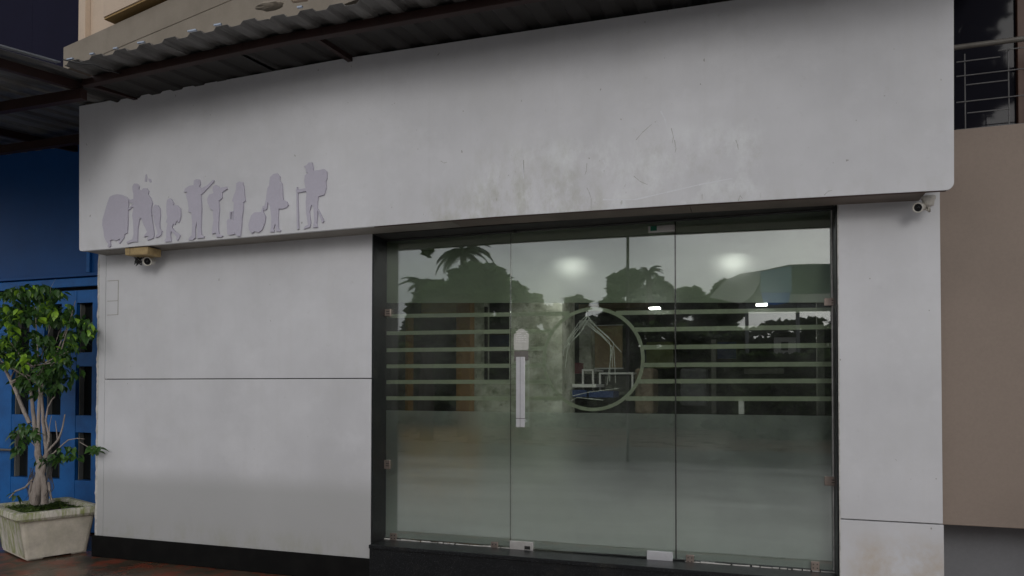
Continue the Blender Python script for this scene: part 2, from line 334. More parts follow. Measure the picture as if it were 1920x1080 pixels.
M['tarp_blue'] = grime('blue_tarpaulin', (.04, .22, .75), (.03, .14, .5), .3, .6, .5)
M['tarp_pale'] = grime('pale_blue_tarpaulin', (.24, .40, .55), (.15, .26, .36), .3, .6, .5)
M['roof_green'] = grime('grey_green_roofing', (.10, .145, .135), (.06, .08, .075), .4, .5, .6)
M['canopy_pale'] = grime('pale_canopy', (.70, .70, .66), (.45, .45, .42), .5, .6, .7)
t_ = NT('lit_tube'); e_ = t_.node('ShaderNodeEmission'); e_.inputs[0].default_value = (1, .98, .92, 1); e_.inputs[1].default_value = 14; M['tube'] = t_.done(e_.outputs[0])
t_ = NT('lit_globe'); e_ = t_.node('ShaderNodeEmission'); e_.inputs[0].default_value = (1, .97, .90, 1); e_.inputs[1].default_value = 64; M['downlight'] = t_.done(e_.outputs[0])

# ================================================================== SETTING
mb = MB(); mb.quad((-120,-150,-.004), (120,-150,-.004), (120,60,-.004), (-120,60,-.004)); obj('ground', mb, M['floor'], kind='structure')
mb = MB(); mb.quad((-120,-13.9,.003), (120,-13.9,.003), (120,-11,.003), (-120,-11,.003)); obj('road', mb, M['asphalt'], kind='structure')
mb = MB(); mb.quad((-60,-10.9,.003), (60,-10.9,.003), (60,-1.6,.003), (-60,-1.6,.003)); obj('bounce_forecourt', mb, M['bounce_forecourt'], kind='structure')  # pale sheet added out of view to bounce light up onto the signboard

# ================================================================== SHOP BUILDING
shop = thing('shop_building', 'single storey shop clad in dull white panels with glass front and deep blank signboard', 'building', (U(697,1000,0).x, 0, 0))
xl, xr = U(149, 330, FY).x, U(1789, 250, FY).x
def zc(px, pts, Y):     # height of the sagging edge at px, from surveyed points
    for (a, b), (c, d) in zip(pts, pts[1:]):
        if px <= c or (c, d) == pts[-1]: return U(px, b+(d-b)*(px-a)/(c-a), Y).z
bot = [(149,472),(640,429.5),(900,408),(1300,382),(1480,371.6),(1789,354)]
top = [(149,200),(640,111),(960,62),(1280,14),(1789,-62)]
def fpanel(pa, pb, rl=0, rr=0):
    xs = [pa+(pb-pa)*i/8 for i in range(9)]
    lo = [(U(p, 400, FY).x, zc(p, bot, FY)) for p in xs]; hi = [(U(p, 100, FY).x, zc(p, top, FY)) for p in xs]
    if rr:
        X, Z = lo[-1]; lo = lo[:-1]+[(X-rr+rr*math.sin(a), Z+rr-rr*math.cos(a)) for a in [R(k*15) for k in range(7)]]
    if rl:
        X, Z = lo[0]; lo = [(X+rl-rl*math.cos(a), Z+rl-rl*math.sin(a)) for a in [R(k*30) for k in range(4)]]+lo[1:]
    mb = MB(); mb.prism(lo+hi[::-1], FY, FY+.03); return mb
seam = 805.5
obj('signboard_panel', fpanel(149, seam-.06, rl=.025), M['fascia'], shop)
obj('signboard_panel', fpanel(seam+.06, 1789, rr=.045), M['fascia'], shop)
zb = U(1300, 382, FY).z; zt = U(960, 62, FY).z
# soffit boards under the signboard (follow its lower edge)
def soff(pa, pb, mat, name, y0=FY+.03, y1=.0, dz=.006, th=.03):
    xs = [pa+(pb-pa)*i/6 for i in range(7)]; mb = MB()
    pts = [(U(p, 400, FY).x, zc(p, bot, FY)+dz) for p in xs]
    mb.prism(pts+[(a, b+th) for a, b in pts[::-1]], y0, y1); return obj(name, mb, mat, shop)
soff(151, 470, M['soffit_grey'], 'soffit_board'); soff(471, 838, M['soffit_grey'], 'soffit_board'); soff(839, 1290, M['soffit'], 'soffit_board'); soff(1291, 1740, M['soffit'], 'soffit_board')
# brown lip strip along the soffit front
mb = MB(); xs = [700+(1775-700)*i/8 for i in range(9)]; pts = [(U(p,400,FY).x, zc(p,bot,FY)-.004) for p in xs]
mb.prism(pts+[(a, b+.009) for a, b in pts[::-1]], FY+.012, FY+.03); obj('soffit_trim', mb, M['brown_wood'], shop)
# returns and core of the signboard box
mb = MB(); mb.box((xl+.001, FY+.031, zb+.06), (xl+.03, .3, zt)); obj('signboard_return', mb, M['panel'], shop); mb = MB(); mb.box((xr-.03, FY+.031, zb+.12), (xr-.001, .3, zt+.02)); obj('signboard_return', mb, M['panel'], shop)
# left wall panels
X0 = U(185, 700, 0).x; Xg = U(196.5, 711, 0).x; X1 = U(696.5, 700, 0).x
zg = .5*(U(450,711.5,0).z+U(300,711,0).z); zh = U(400, 452, FY).z+.05; zpl = (U(165,1003,0).z+U(695,1048,0).z)/2
mb = MB(); mb.box((X0, 0, zpl), (Xg-.003, .03, zh)); obj('wall_strip', mb, M['panel'], shop, .001)
mb = MB(); mb.box((Xg+.002, 0, zg+.004), (X1, .03, zh)); obj('wall_panel', mb, M['panel'], shop, .0015)
mb = MB(); mb.box((Xg+.002, -.002, zpl), (X1, .03, zg-.004)); obj('wall_panel', mb, M['panel'], shop, .0015)
mb = MB(); mb.box((X0, .031, 0.0), (X1-.001, GLY+.1, zh)); obj('wall_core', mb, M['seal'], shop)
# chipped render edge at the far left of the wall
mb = MB(); n = 90; pts = []
for i in range(n+1):
    z = .1+(zh-.1)*i/n; w = .030+.012*noise.noise((z*9, 0, 3))+.010*noise.noise((z*34, 0, 3)); pts.append((X0-w, z))
mb.prism([(X0-.001, .1)]+pts+[(X0-.001, zh)], .004, .06); obj('chipped_edge', mb, M['edge'], shop)
# black plinth under the wall
mb = MB(); mb.box((X0-.05, -.012, 0), (X1-.001, .03, zpl-.001)); obj('plinth', mb, M['black'], shop, .002)
# opening: jambs, head, sill
XR = U(1572, 700, 0).x; zgb = U(1228, 1047, GLY).z; zgt = U(1100, 424, GLY).z
zsill = zgb-.004
mb = MB(); mb.box((X1+.0005, .003, zsill-.02), (X1+.012, GLY+.1, zh)); obj('jamb_lining', mb, M['granite'], shop)
mb = MB(); mb.box((XR-.012, .003, zsill-.02), (XR-.0005, GLY+.1, zh)); obj('jamb_lining', mb, M['granite'], shop)
mb = MB(); mb.box((X1+.012, .001, zh-.035), (XR-.012, GLY+.35, zh+.25)); obj('opening_head', mb, M['seal'], shop)
mb = MB(); mb.box((X1+.012, GLY-.012, zgt-.004), (XR-.012, GLY+.03, zgt+.035)); obj('head_channel', mb, M['dark_metal'], shop, .002)
mb = MB(); mb.box((X1+.001, -.035, zsill-.03), (XR+.0, GLY+.25, zsill)); obj('sill_slab', mb, M['granite'], shop, .003)
mb = MB(); mb.box((X1+.001, -.02, 0), (XR, .05, zsill-.031)); obj('sill_riser', mb, M['granite'], shop)
# pillar
XP = U(1764, 600, 0).x; zpg = (U(1575,973,0).z+U(1768,981,0).z)/2
mb = MB(); mb.box((XR, -.004, zpg+.004), (XP, .03, zh)); obj('pillar_panel', mb, M['panel'], shop, .002)
mb = MB(); mb.box((XR, -.006, .0), (XP+.004, .03, zpg-.004)); obj('pillar_panel', mb, M['panel'], shop, .002)
mb = MB(); mb.box((XR+.012, .031, 0), (XP-.002, .5, zh)); obj('pillar_core', mb, M['edge'], shop)
xs2 = U(1581.5, 700, 0).x
mb = MB(); mb.box((XR-.001, -.009, .005), (XR+.006, -.0045, zh-.01)); obj('corner_bead', mb, M['edge'], shop)
# seal line pencilled rectangle on the left panel: shallow cut outline of a removed box
mb = MB(); a, b = U(204, 592, 0), U(222, 527, 0)
for (p, q) in (((a.x-.02, b.z), (b.x, b.z+.003)), ((b.x-.003, a.z), (b.x, b.z)), ((a.x-.02, a.z), (b.x, a.z+.003)), ((a.x-.02, (a.z+b.z)/2-.03), (b.x, (a.z+b.z)/2-.027))):
    mb.box((p[0], -.0025, p[1]), (q[0], .001, q[1]))
obj('old_bracket_mark', mb, M['ledge'], shop)

# ---------------- glass front (each pane a part, its films and fittings sub-parts)
J0, J1, J2, J3 = U(722,700,GLY).x, U(957,700,GLY).x, U(1266.5,700,GLY).x, U(1562,700,GLY).x
def gz(py, px=1100): return U(px, py, GLY).z
TH = .012
def pane(x0, x1, name, label=None, front=0.0):
    mb = MB(); mb.box((x0+.002, GLY+front, zgb+.006), (x1-.002, GLY+front+TH, zgt)); return obj(name, mb, M['glass'], shop, .001, label=label)
panes = [pane(J0, J1, 'glass_pane', 'left fixed pane of the glass front'), pane(J1, J2, 'glass_door', 'frameless glass door with long pull handle', -.004), pane(J2, J3, 'glass_pane', 'right fixed pane of the glass front')]
edges = [J0, J1, J2, J3]
yf = GLY+TH+.002; yn = GLY-.0056
# stripe heights surveyed near the left pane and near the right pane
ST_L = [592.5, 624.5, 656.5, 687, 716.5, 747]; ST_R = [580.5, 612.5, 647, 682, 713.5, 747]
def sz(i, px): 
    t = (px-745)/(1510-745); return U(px, ST_L[i]+(ST_R[i]-ST_L[i])*t, GLY).z
def pxx(X): # photograph column of an X on the glass plane
    d = Vector((X, GLY, H))-CAM; return 960+F*d.dot(right)/d.dot(fwd)
rc = U(1110, 673, GLY); rr_o = abs(U(1206, 673, GLY).x-U(1014, 673, GLY).x)/2; rr_i = rr_o-.027
zclear_t = lambda X: U(pxx(X), 568+(566-568)*(pxx(X)-740)/800, GLY).z
zclear_b = lambda X: U(pxx(X), 770+(779-770)*(pxx(X)-740)/800, GLY).z
for k in range(3):
    a, b = edges[k]+.003, edges[k+1]-.003; P = panes[k]; w = .0006
    mb = MB(); mb.prism([(a, zclear_t(a)), (b, zclear_t(b)), (b, zgt-.01), (a, zgt-.01)], yf, yf+w); obj('frosted_band', mb, M['film_top'], P)
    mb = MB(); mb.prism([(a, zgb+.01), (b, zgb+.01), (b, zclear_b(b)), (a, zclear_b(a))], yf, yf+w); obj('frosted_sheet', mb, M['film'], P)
    for i in range(6):
        za, zb_ = sz(i, pxx(a)), sz(i, pxx(b)); h = .0165
        zr = za+(zb_-za)*(rc.x-a)/(b-a); segs = [(a, b)]
        if k == 1:
            dz = abs(zr-rc.z); half = math.sqrt(max(rr_o**2-dz**2, 0))
            segs = [(a, rc.x-half+.005), (rc.x+half-.005, b)]
        for s0, s1 in segs:
            zz = lambda X: za+(zb_-za)*(X-a)/(b-a)
            mb = MB(); mb.prism([(s0, zz(s0)-h), (s1, zz(s1)-h), (s1, zz(s1)+h), (s0, zz(s0)+h)], yf, yf+w); obj('frosted_stripe', mb, M['film_stripe'], P)
mb = MB(); N = 72
vs = []
for j in range(N):
    a = 2*math.pi*j/N
    for r_ in (rr_i, rr_o):
        for yy in (yf+.0008, yf+.0014): vs.append((rc.x+r_*math.cos(a), yy, rc.z+r_*math.sin(a)))
fs = []
for j in range(N):
    i, q = j*4, ((j+1) % N)*4
    fs += [(i, i+2, q+2, q), (i+1, q+1, q+3, i+3), (i+2, i+3, q+3, q+2), (i, q, q+1, i+1)]
mb.add(vs, fs); obj('frosted_ring', mb, M['film_stripe'], panes[1])
# thin drooping strokes inside the ring
strokes = [[(1100,583),(1099,598),(1072,634),(1060,652)],[(1101,594),(1078,620),(1058,650),(1056,668)],[(1101,600),(1087,625),(1064,648),(1060,690)],[(1104,597),(1092,618),(1070,642),(1063,660)],[(1099,592),(1084,606),(1062,640)],
 [(1101,592),(1118,612),(1141,632),(1154,648),(1165,660)],[(1103,598),(1128,622),(1150,642),(1153,690),(1154,718)],[(1101,604),(1120,620),(1142,640),(1147,660),(1141,700),(1138,722)],[(1105,606),(1130,630),(1145,648),(1143,715)],[(1106,612),(1126,628),(1148,650),(1148,690)],[(1099,607),(1112,618),(1128,630)],
 [(1070,752),(1082,745),(1131,750)],[(1074,742),(1105,735),(1160,728)]]
mb = MB()
for s_ in strokes:
    mb.tube([U(a, b, yf+.004) for a, b in s_], .0026, 5)
obj('line_sticker', mb, M['sticker_line'], panes[1])
# fittings
def fit(px0, py0, px1, py1, mat, parent, name, dep=.03, screws=0, bev=.002):
    a, b = U(px0, py1, GLY), U(px1, py0, GLY)
    mb = MB(); mb.box((a.x, GLY-dep, a.z), (b.x, GLY-.001, b.z)); o = obj(name, mb, mat, parent, bev); return o, a, b
o, a, b = fit(957.5, 1016, 1001, 1034, M['steel'], panes[1], 'patch_fitting', .022)
mb = MB(); c = U(991, 1026, GLY); mb.box((c.x-.024, GLY-.026, c.z-.013), (c.x+.022, GLY-.022, c.z+.013)); mb.tube([(c.x+.010, GLY-.026, c.z), (c.x+.010, GLY-.030, c.z)], .008, 12); obj('lock_plate', mb, M['dark_metal'], panes[1])
fit(1214, 1034.5, 1262, 1052, M['chrome'], panes[1], 'patch_fitting', .022)
fit(1216, 421.5, 1265, 437, M['steel'], panes[1], 'patch_fitting', .022)
o, a, b = fit(1220, 424, 1232, 434, grime('green_sticker', (.01, .12, .07), (.01, .05, .03), .4, 20, .5), panes[1], 'green_sticker', .0235, bev=0)
for (x0, y0, x1, y1, p) in ((922,1016,935,1031,0),(733,1000,745,1013,0),(1287,1040,1302,1056,2),(1521,1052,1537,1068,2)):
    o, a, b = fit(x0, y0, x1, y1, M['bronze_clamp'], panes[p], 'floor_clamp', .016)
    mb = MB()
    for i in (.27, .73):
        for j in (.3, .7): q = Vector((a.x+(b.x-a.x)*i, 0, a.z+(b.z-a.z)*j)); mb.tube([(q.x, GLY-.016, q.z), (q.x, GLY-.0175, q.z)], .0045, 8)
    obj('clamp_screw', mb, M['seal'], panes[p])
for (x0, y0, x1, y1, p) in ((717,580,734,594,0),(717,863,733,879,0),(1545,558,1570,573,2),(1546,893,1570,909,2)):
    o, a, b = fit(x0, y0, x1, y1, M['bronze_clamp'], panes[p], 'wall_clamp', .02)
    mb = MB(); q = (a+b)/2
    for s_ in (-.009, .009): mb.box((q.x+.004, GLY-.0215, q.z+s_-.0025), (q.x+.034, GLY-.02, q.z+s_+.0025))
    obj('clamp_screw', mb, M['seal'], panes[p])
# handle: flat D pull standing off the door
a, b = U(967.5, 801, GLY-.06), U(984, 669, GLY-.06)
mb = MB(); mb.box((a.x, GLY-.062, a.z), (b.x, GLY-.05, b.z)); mb.box((a.x+.008, GLY-.05, b.z-.06), (b.x-.008, GLY-.003, b.z-.035)); mb.box((a.x+.008, GLY-.05, a.z+.035), (b.x-.008, GLY-.003, a.z+.06))
obj('pull_handle', mb, M['chrome'], panes[1], .003)
mb = MB(); mb.box((a.x-.001, GLY-.0635, a.z+.068), (b.x+.001, GLY-.049, a.z+.072)); mb.box(((a.x+b.x)/2-.002, GLY-.0632, a.z+.002), ((a.x+b.x)/2, GLY-.0618, b.z)); obj('handle_joint', mb, M['dark_metal'], panes[1])
a, b = U(963.5, 657, GLY-.01), U(991, 624, GLY-.01); cx = (a.x+b.x)/2; hw = (b.x-a.x)/2; r1 = hw*.62
pts = [(a.x, a.z+.01), (a.x+.01, a.z), (b.x-.01, a.z), (b.x, a.z+.01), (b.x, b.z-.008), (cx+r1*1.1, b.z)]
pts += [(cx+r1*math.cos(R(t)), b.z+r1*.9*math.sin(R(t))) for t in range(10, 175, 15)]+[(cx-r1*1.1, b.z), (a.x, b.z-.008)]
mb = MB(); mb.prism(pts, GLY-.012, GLY-.004); plate = obj('door_plate', mb, grime('embossed_silver_sticker', (.52, .52, .48), (.7, .7, .66), .6, 40, .4, .6, .3), panes[1], .001)
mb = MB(); random.seed(3)
for row in range(6):
    z = b.z+.012-row*.0165; x = a.x+.016+random.random()*.008
    while x < b.x-.018:
        w = .003+random.random()*.010
        if random.random() < .8: mb.box((x, GLY-.0145, z-.003-random.random()*.002), (x+w, GLY-.012, z+.003+random.random()*.002))
        x += w+.003
obj('worn_lettering', mb, M['white'], panes[1])
a, b = U(964, 676, GLY-.01), U(990, 658, GLY-.01)
mb = MB(); mb.box((a.x, GLY-.008, a.z), (b.x, GLY-.0045, b.z)); obj('plate_base', mb, grime('worn_grey_label', (.13, .12, .11), (.2, .2, .18), .5, 30, .6), panes[1])
# top bolt
mb = MB(); q = U(966, 434, GLY-.01); mb.tube([(q.x-.03, GLY-.014, q.z+.004), (q.x+.9, GLY-.014, q.z+.014)], .005, 6); mb.tube([(q.x, GLY-.03, q.z), (q.x, GLY-.005, q.z)], .013, 10); obj('top_bolt', mb, M['dark_metal'], panes[1])
# polished glass edges and silicone bead
for (X, p, w, mt) in ((J0+.001, 0, .004, M['steel']), (J3-.004, 2, .009, M['edge'])):
    mb = MB(); mb.box((X-w/2, GLY-.002, zgb+.01), (X+w/2, GLY-.0005, zgt-.01)); obj('edge_bead', mb, mt, panes[p])
for X in (J1, J2):
    jw = .0022 if X == J1 else .0045
    mb = MB(); mb.box((X-jw, GLY+.001, zgb+.01), (X+jw, GLY+.010, zgt-.01)); obj('joint_line', mb, M['seal'], panes[1])
# pale mortar bead along the sill
mb = MB(); pts = []; random.seed(5); x = J0
while x < J3:
    w = .02+random.random()*.08
    if not (J1-.01 < x < J2) : mb.box((x, GLY-.010-random.random()*.006, zsill+.0005), (x+w, GLY-.001, zsill+.003+random.random()*.006))
    x += w*.9+random.random()*.02
obj('mortar_bead', mb, M['edge'], shop, kind='stuff')

def cam_lathe(mb, c, d, prof, n=20):
    d = d.normalized(); u = d.cross(Vector((0,0,1))).normalized(); w = u.cross(d)
    vs = [c+d*a+(u*math.cos(2*math.pi*j/n)+w*math.sin(2*math.pi*j/n))*r_ for a, r_ in prof for j in range(n)]
    mb.add(vs, [(i*n+j, i*n+(j+1) % n, (i+1)*n+(j+1) % n, (i+1)*n+j) for i in range(len(prof)-1) for j in range(n)], True)
# ---------------- interior
RX0, RX1, RY0, RY1, RZ = X1-.25, XP-.05, GLY+.36, 4.6, zh-.02
zf = zsill-.06
mb = MB(); mb.box((RX0, GLY+.251, zf-.1), (RX1, RY1, zf)); obj('interior_floor', mb, M['int_floor'], shop)
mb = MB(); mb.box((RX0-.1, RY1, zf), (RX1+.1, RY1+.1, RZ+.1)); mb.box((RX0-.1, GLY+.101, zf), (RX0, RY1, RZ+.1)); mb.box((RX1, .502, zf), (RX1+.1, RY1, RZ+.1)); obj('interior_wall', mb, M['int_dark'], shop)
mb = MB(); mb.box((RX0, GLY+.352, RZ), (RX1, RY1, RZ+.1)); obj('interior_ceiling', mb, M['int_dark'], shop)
# roof slab so that no sky falls in
mb = MB(); mb.box((xl+.031, FY+.032, zt-.05), (xr-.031, RY1+.1, zt+.0)); obj('roof_slab', mb, M['ledge'], shop)
def IB(px0, py0, px1, py1, Y, dep, mat, name, bev=0):
    a, b = U(px0, py1, Y), U(px1, py0, Y); mb = MB(); mb.box((a.x, Y, a.z), (b.x, Y+dep, b.z)); return obj(name, mb, mat, shop, bev)
yc = 1.5
a, b = U(880, 700, yc), U(1054, 700, yc)
mb = MB(); mb.box((U(955,0,yc).x, yc, zf), (b.x, yc+.5, RZ)); obj('interior_column', mb, M['peeled'], shop)
mb = MB(); mb.box((a.x, yc, zf), (U(908,0,yc).x, yc+.15, RZ)); mb.box((U(908,0,yc).x, yc, zf), (U(955,0,yc).x, yc+.15, U(930,717,yc).z)); obj('interior_partition', mb, M['peeled'], shop)
IB(908, 575, 912, 716, yc-.02, .04, M['dark_metal'], 'partition_frame')
for i, (y0, y1) in enumerate(((590,620),(628,650),(660,685))): IB(918, y0, 953, y1, yc+.5, .05, M['bluething'] if i == 1 else M['vglass'], 'blue_poster')
IB(916, 586, 955, 589, yc+.1, .04, M['white'], 'shelf_edge')
IB(855, 566, 881, 1010, 1.3, .12, M['orange_wood'], 'wooden_post')
IB(746, 590, 765, 1010, 1.1, .12, M['orange_wood'], 'wooden_post')
IB(765, 560, 881, 590, 1.45, .3, M['yellow_wood'], 'yellow_beam')
IB(752, 812, 868, 985, .62, .4, grime('amber_laminate', (.60, .34, .10), (.4, .2, .06), .3, 3), 'reception_counter')
IB(1335, 790, 1552, 1040, .75, .5, M['int_dark'], 'dark_cabinet')
IB(1385, 860, 1420, 960, .70, .04, M['int_wall'], 'paper_roll')
IB(1110, 610, 1166, 690, 3.2, .05, M['beige_board'], 'beige_board')
IB(1108, 608, 1168, 611, 3.17, .03, M['white'], 'board_frame'); IB(1108, 611, 1110, 692, 3.17, .03, M['white'], 'board_frame'); IB(1108, 689, 1168, 692, 3.17, .03, M['white'], 'board_frame')
IB(1086, 600, 1108, 700, 3.0, .3, M['peeled'], 'grey_cabinet')
IB(1085, 565, 1236, 580, 3.4, .3, M['beige_board'], 'ceiling_beam')
# white tables and clutter
for (x0, x1, yt, yb) in ((1091,1113,692,722),(1123,1187,698,722)):
    IB(x0, yt, x1, yt+3, 2.2, .5, M['white'], 'table_top'); IB(x0, yt+3, x0+3, yb+12, 2.2, .03, M['white'], 'table_leg'); IB(x1-3, yt+3, x1, yb+12, 2.2, .03, M['white'], 'table_leg')
IB(1068, 720, 1118, 726, 1.9, .4, M['white'], 'white_shelf'); IB(1072, 731, 1100, 744, 1.9, .3, M['bluething'], 'blue_crate'); IB(1104, 733, 1150, 745, 1.9, .3, M['bluething'], 'blue_crate')
IB(1076, 680, 1086, 700, 2.6, .2, M['maroon'], 'maroon_folder'); IB(1135, 705, 1180, 740, 2.6, .3, M['int_wall'], 'desk_panel')
IB(1212, 640, 1262, 690, 3.4, .2, grime('olive_curtain', (.13, .15, .05), (.08, .08, .03), .4, 5), 'olive_board'); IB(1190, 690, 1225, 775, 2.4, .4, grime('tan_chair_back', (.22, .17, .12), (.12, .1, .07), .4, 5), 'chair_back', .03)
IB(1275, 690, 1325, 760, 2.6, .3, grime('grey_chair_back', (.10, .10, .11), (.06, .06, .06), .4, 5), 'chair_back', .03); IB(1395, 690, 1470, 700, 3.6, .1, M['int_wall'], 'wall_shelf')
IB(1334, 636, 1342, 775, 3.0, .05, M['int_wall'], 'wall_conduit'); IB(1535, 560, 1545, 1050, 1.0, .1, M['int_wall'], 'wall_conduit')
IB(1385, 750, 1395, 776, 1.6, .3, M['white'], 'paper_pile'); IB(1345, 640, 1380, 672, 4.2, .05, M['bluething'], 'blue_poster')
for (px, py) in ((1226, 577), (1428, 570)):
    q = U(px, py, 2.6); mb = MB(); mb.box((q.x-.055, 2.6, q.z-.006), (q.x+.055, 2.72, q.z+.010)); 
    lamp = thing('ceiling_lamp', 'short lit white tube lamp behind the %s' % ('glass door near its right edge' if px < 1300 else 'right fixed pane, beside the blue reflection'), 'lamp', q)
    obj('lit_tube', mb, M['tube'], lamp); mb = MB(); mb.box((q.x-.06, 2.6, q.z+.011), (q.x+.06, 2.9, RZ-.001)); obj('lamp_housing', mb, M['int_wall'], lamp)
for (px, py) in ((1072, 484), (1374, 476)):
    q = U(px, py, 1.15); lamp = thing('downlight', 'round lit ceiling light glowing through the frosted top of the %s' % ('glass door' if px < 1300 else 'right fixed pane'), 'lamp', q)
    mb = MB(); cam_lathe(mb, q, Vector((0,.001,-1)), [(0,.11),(.001,.0005)], 24); obj('lamp_disc', mb, M['downlight'], lamp)
    mb = MB(); cam_lathe(mb, q, Vector((0,.001,-1)), [(-.012,.0005),(-.012,.121),(.030,.121),(.030,.115),(-.008,.115)], 24); obj('lamp_shade', mb, M['seal'], lamp)
    mb = MB(); mb.tube([q+Vector((0,0,.013)), Vector((q.x, q.y, RZ-.001))], .02, 8); obj('lamp_stem', mb, M['seal'], lamp)

# scratches and glue tracks left by a removed sign
for col_, name_, sts in ((M['scratch'], 'scuff_mark', [[(1192,262),(1204,248),(1222,232)],[(1258,240),(1262,256),(1260,268)],[(1264,262),(1267,278),(1265,286)],[(1100,306),(1099,320),(1096,328)],[(1100,352),(1104,360),(1108,372),(1108,392)],[(1379,262),(1382,270),(1384,280)],[(1316,364),(1316,374)],[(1188,330),(1200,340),(1214,346)],[(1384,376),(1387,366),(1392,372)],[(826,302),(832,306),(838,304)],[(1545,365),(1552,358),(1560,356)],[(981,300),(982,330)],[(1604,224),(1606,226)]]),
      (M['glue_track'], 'glue_track', [[(1130,374),(1190,374),(1250,360),(1310,346),(1372,334)],[(980,308),(981,335)],[(1238,208),(1246,222),(1250,240)],[(1130,300),(1136,312),(1128,322)],[(1262,240),(1266,262)]])):
    for st in sts:
        P = [U(a, b, FY) for a, b in st]; mb = MB(); w_ = .0022 if name_ == 'scuff_mark' else .006
        for p_, q_ in zip(P, P[1:]):
            d_ = (q_-p_).normalized(); n_ = Vector((-d_.z, 0, d_.x))*w_
            mb.prism([((p_-n_).x, (p_-n_).z), ((q_-n_*.4).x, (q_-n_*.4).z), ((q_+n_*.4).x, (q_+n_*.4).z), ((p_+n_).x, (p_+n_).z)], FY-.0006, FY-.0001)
        obj(name_, mb, col_, shop)
# ================================================================== SILHOUETTE CUT-OUTS ON THE SIGNBOARD
def C3(p): q = U(170+p[0]/4, 280+p[1]/4, FY); return (q.x, q.z)
FIG = [
 ('grey silhouette of heaped luggage on a trolley, leftmost cut-out on the signboard', [[(98,590),(94,575),(97,530),(112,480),(135,400),(150,362),(175,350),(205,343),(240,347),(272,362),(292,382),(286,450),(285,560),(280,632),(262,640),(255,670),(240,690),(222,712),(216,700),(232,672),(200,690),(165,682),(152,690),(156,728),(146,740),(134,736),(140,715),(125,700),(108,660),(105,620)]]),
 ('grey silhouette of two standing travellers pressed together beside the luggage trolley', [[(322,320),(319,285),(333,263),(355,264),(370,283),(365,305),(385,315),(402,298),(425,297),(440,318),(437,345),(455,370),(468,410),(460,450),(462,500),(470,560),(482,640),(478,668),(452,682),(432,686),(428,676),(446,660),(425,655),(405,664),(410,650),(430,625),(400,560),(385,520),(372,530),(360,600),(357,698),(320,700),(280,714),(276,700),(320,680),(330,640),(325,540),(318,500),(330,440),(312,440),(300,458),(284,460),(288,450),(310,430),(330,412),(296,402),(296,386),(328,378),(328,340)]]),
 ('small grey silhouette of a child right behind the two close travellers', [[(475,440),(490,420),(510,425),(525,450),(529,500),(522,560),(526,600),(534,612),(541,618),(532,650),(514,664),(492,668),(496,652),(510,640),(500,600),(482,550),(478,505),(462,494),(472,484)]]),
 ('grey silhouette of a stooping child walking with a round backpack', [[(575,420),(580,385),(600,372),(614,382),(628,410),(625,425),(655,425),(678,450),(683,500),(674,540),(664,556),(656,540),(646,550),(638,572),(626,560),(614,590),(640,620),(662,636),(678,650),(660,688),(648,684),(652,664),(634,640),(608,618),(604,650),(610,695),(565,700),(560,690),(574,670),(575,610),(585,560),(570,552),(582,520),(575,470)]]),
 ('grey silhouette of a man pointing up with one outstretched arm', [[(778,275),(780,240),(798,229),(822,232),(827,262),(820,285),(835,300),(880,275),(918,238),(928,236),(930,246),(890,290),(845,335),(832,345),(838,450),(835,520),(832,600),(838,648),(858,658),(854,668),(806,674),(808,620),(800,545),(790,600),(790,668),(770,685),(738,684),(748,665),(765,650),(768,560),(762,480),(738,475),(742,450),(735,400),(722,350),(730,325),(706,326),(714,300),(745,280)]]),
 ('grey silhouette of a standing person looking through binoculars', [[(921,310),(922,285),(945,272),(965,285),(975,295),(1022,285),(1030,302),(1000,320),(990,330),(992,370),(966,392),(971,450),(966,520),(963,600),(968,640),(998,655),(985,664),(948,662),(944,628),(935,634),(916,640),(918,600),(928,540),(922,460),(905,455),(885,410),(880,375),(895,345),(928,335)]]),
 ('grey silhouette of a long-haired woman standing with an upright suitcase', [[(1096,295),(1098,260),(1120,246),(1145,252),(1154,290),(1158,345),(1165,392),(1150,402),(1150,450),(1140,520),(1137,590),(1128,657),(1104,655),(1090,640),(1078,600),(1076,500),(1080,400),(1066,394),(1080,350),(1092,320)], [(1028,545),(1036,530),(1072,530),(1082,545),(1086,640),(1050,648),(1032,640)], [(1050,470),(1074,470),(1074,532),(1068,532),(1068,478),(1057,478),(1056,532),(1048,532)]]),
 ('grey silhouette of a woman with a shoulder bag pulling a wheeled trolley case', [[(1345,255),(1350,215),(1375,190),(1405,185),(1425,210),(1422,240),(1440,262),(1445,330),(1448,382),(1475,395),(1488,420),(1475,440),(1445,450),(1415,450),(1410,520),(1415,600),(1432,612),(1425,622),(1395,616),(1390,560),(1376,600),(1384,622),(1350,625),(1358,590),(1362,520),(1350,430),(1333,400),(1326,450),(1312,462),(1304,450),(1320,380),(1330,300),(1345,275)], [(1190,570),(1210,500),(1235,478),(1285,475),(1296,430),(1318,428),(1320,445),(1303,447),(1300,475),(1318,510),(1310,560),(1292,606),(1266,628),(1235,620),(1214,636),(1195,610)]]),
 ('grey silhouette of a hiker with a big backpack and walking pole, rightmost cut-out', [[(1612,142),(1603,132),(1622,126),(1640,105),(1665,103),(1672,130),(1675,165),(1720,160),(1755,152),(1775,170),(1777,225),(1768,240),(1770,300),(1755,345),(1712,358),(1706,400),(1706,500),(1700,560),(1707,588),(1672,592),(1682,540),(1676,440),(1660,420),(1646,470),(1655,560),(1648,588),(1603,602),(1612,582),(1635,570),(1622,480),(1618,400),(1625,330),(1618,318),(1562,330),(1544,322),(1545,305),(1562,308),(1616,295),(1607,240),(1612,200),(1635,180),(1620,175),(1618,150)], [(1548,288),(1557,288),(1566,600),(1554,606)], [(1706,455),(1712,452),(1755,542),(1742,556)]]),
]
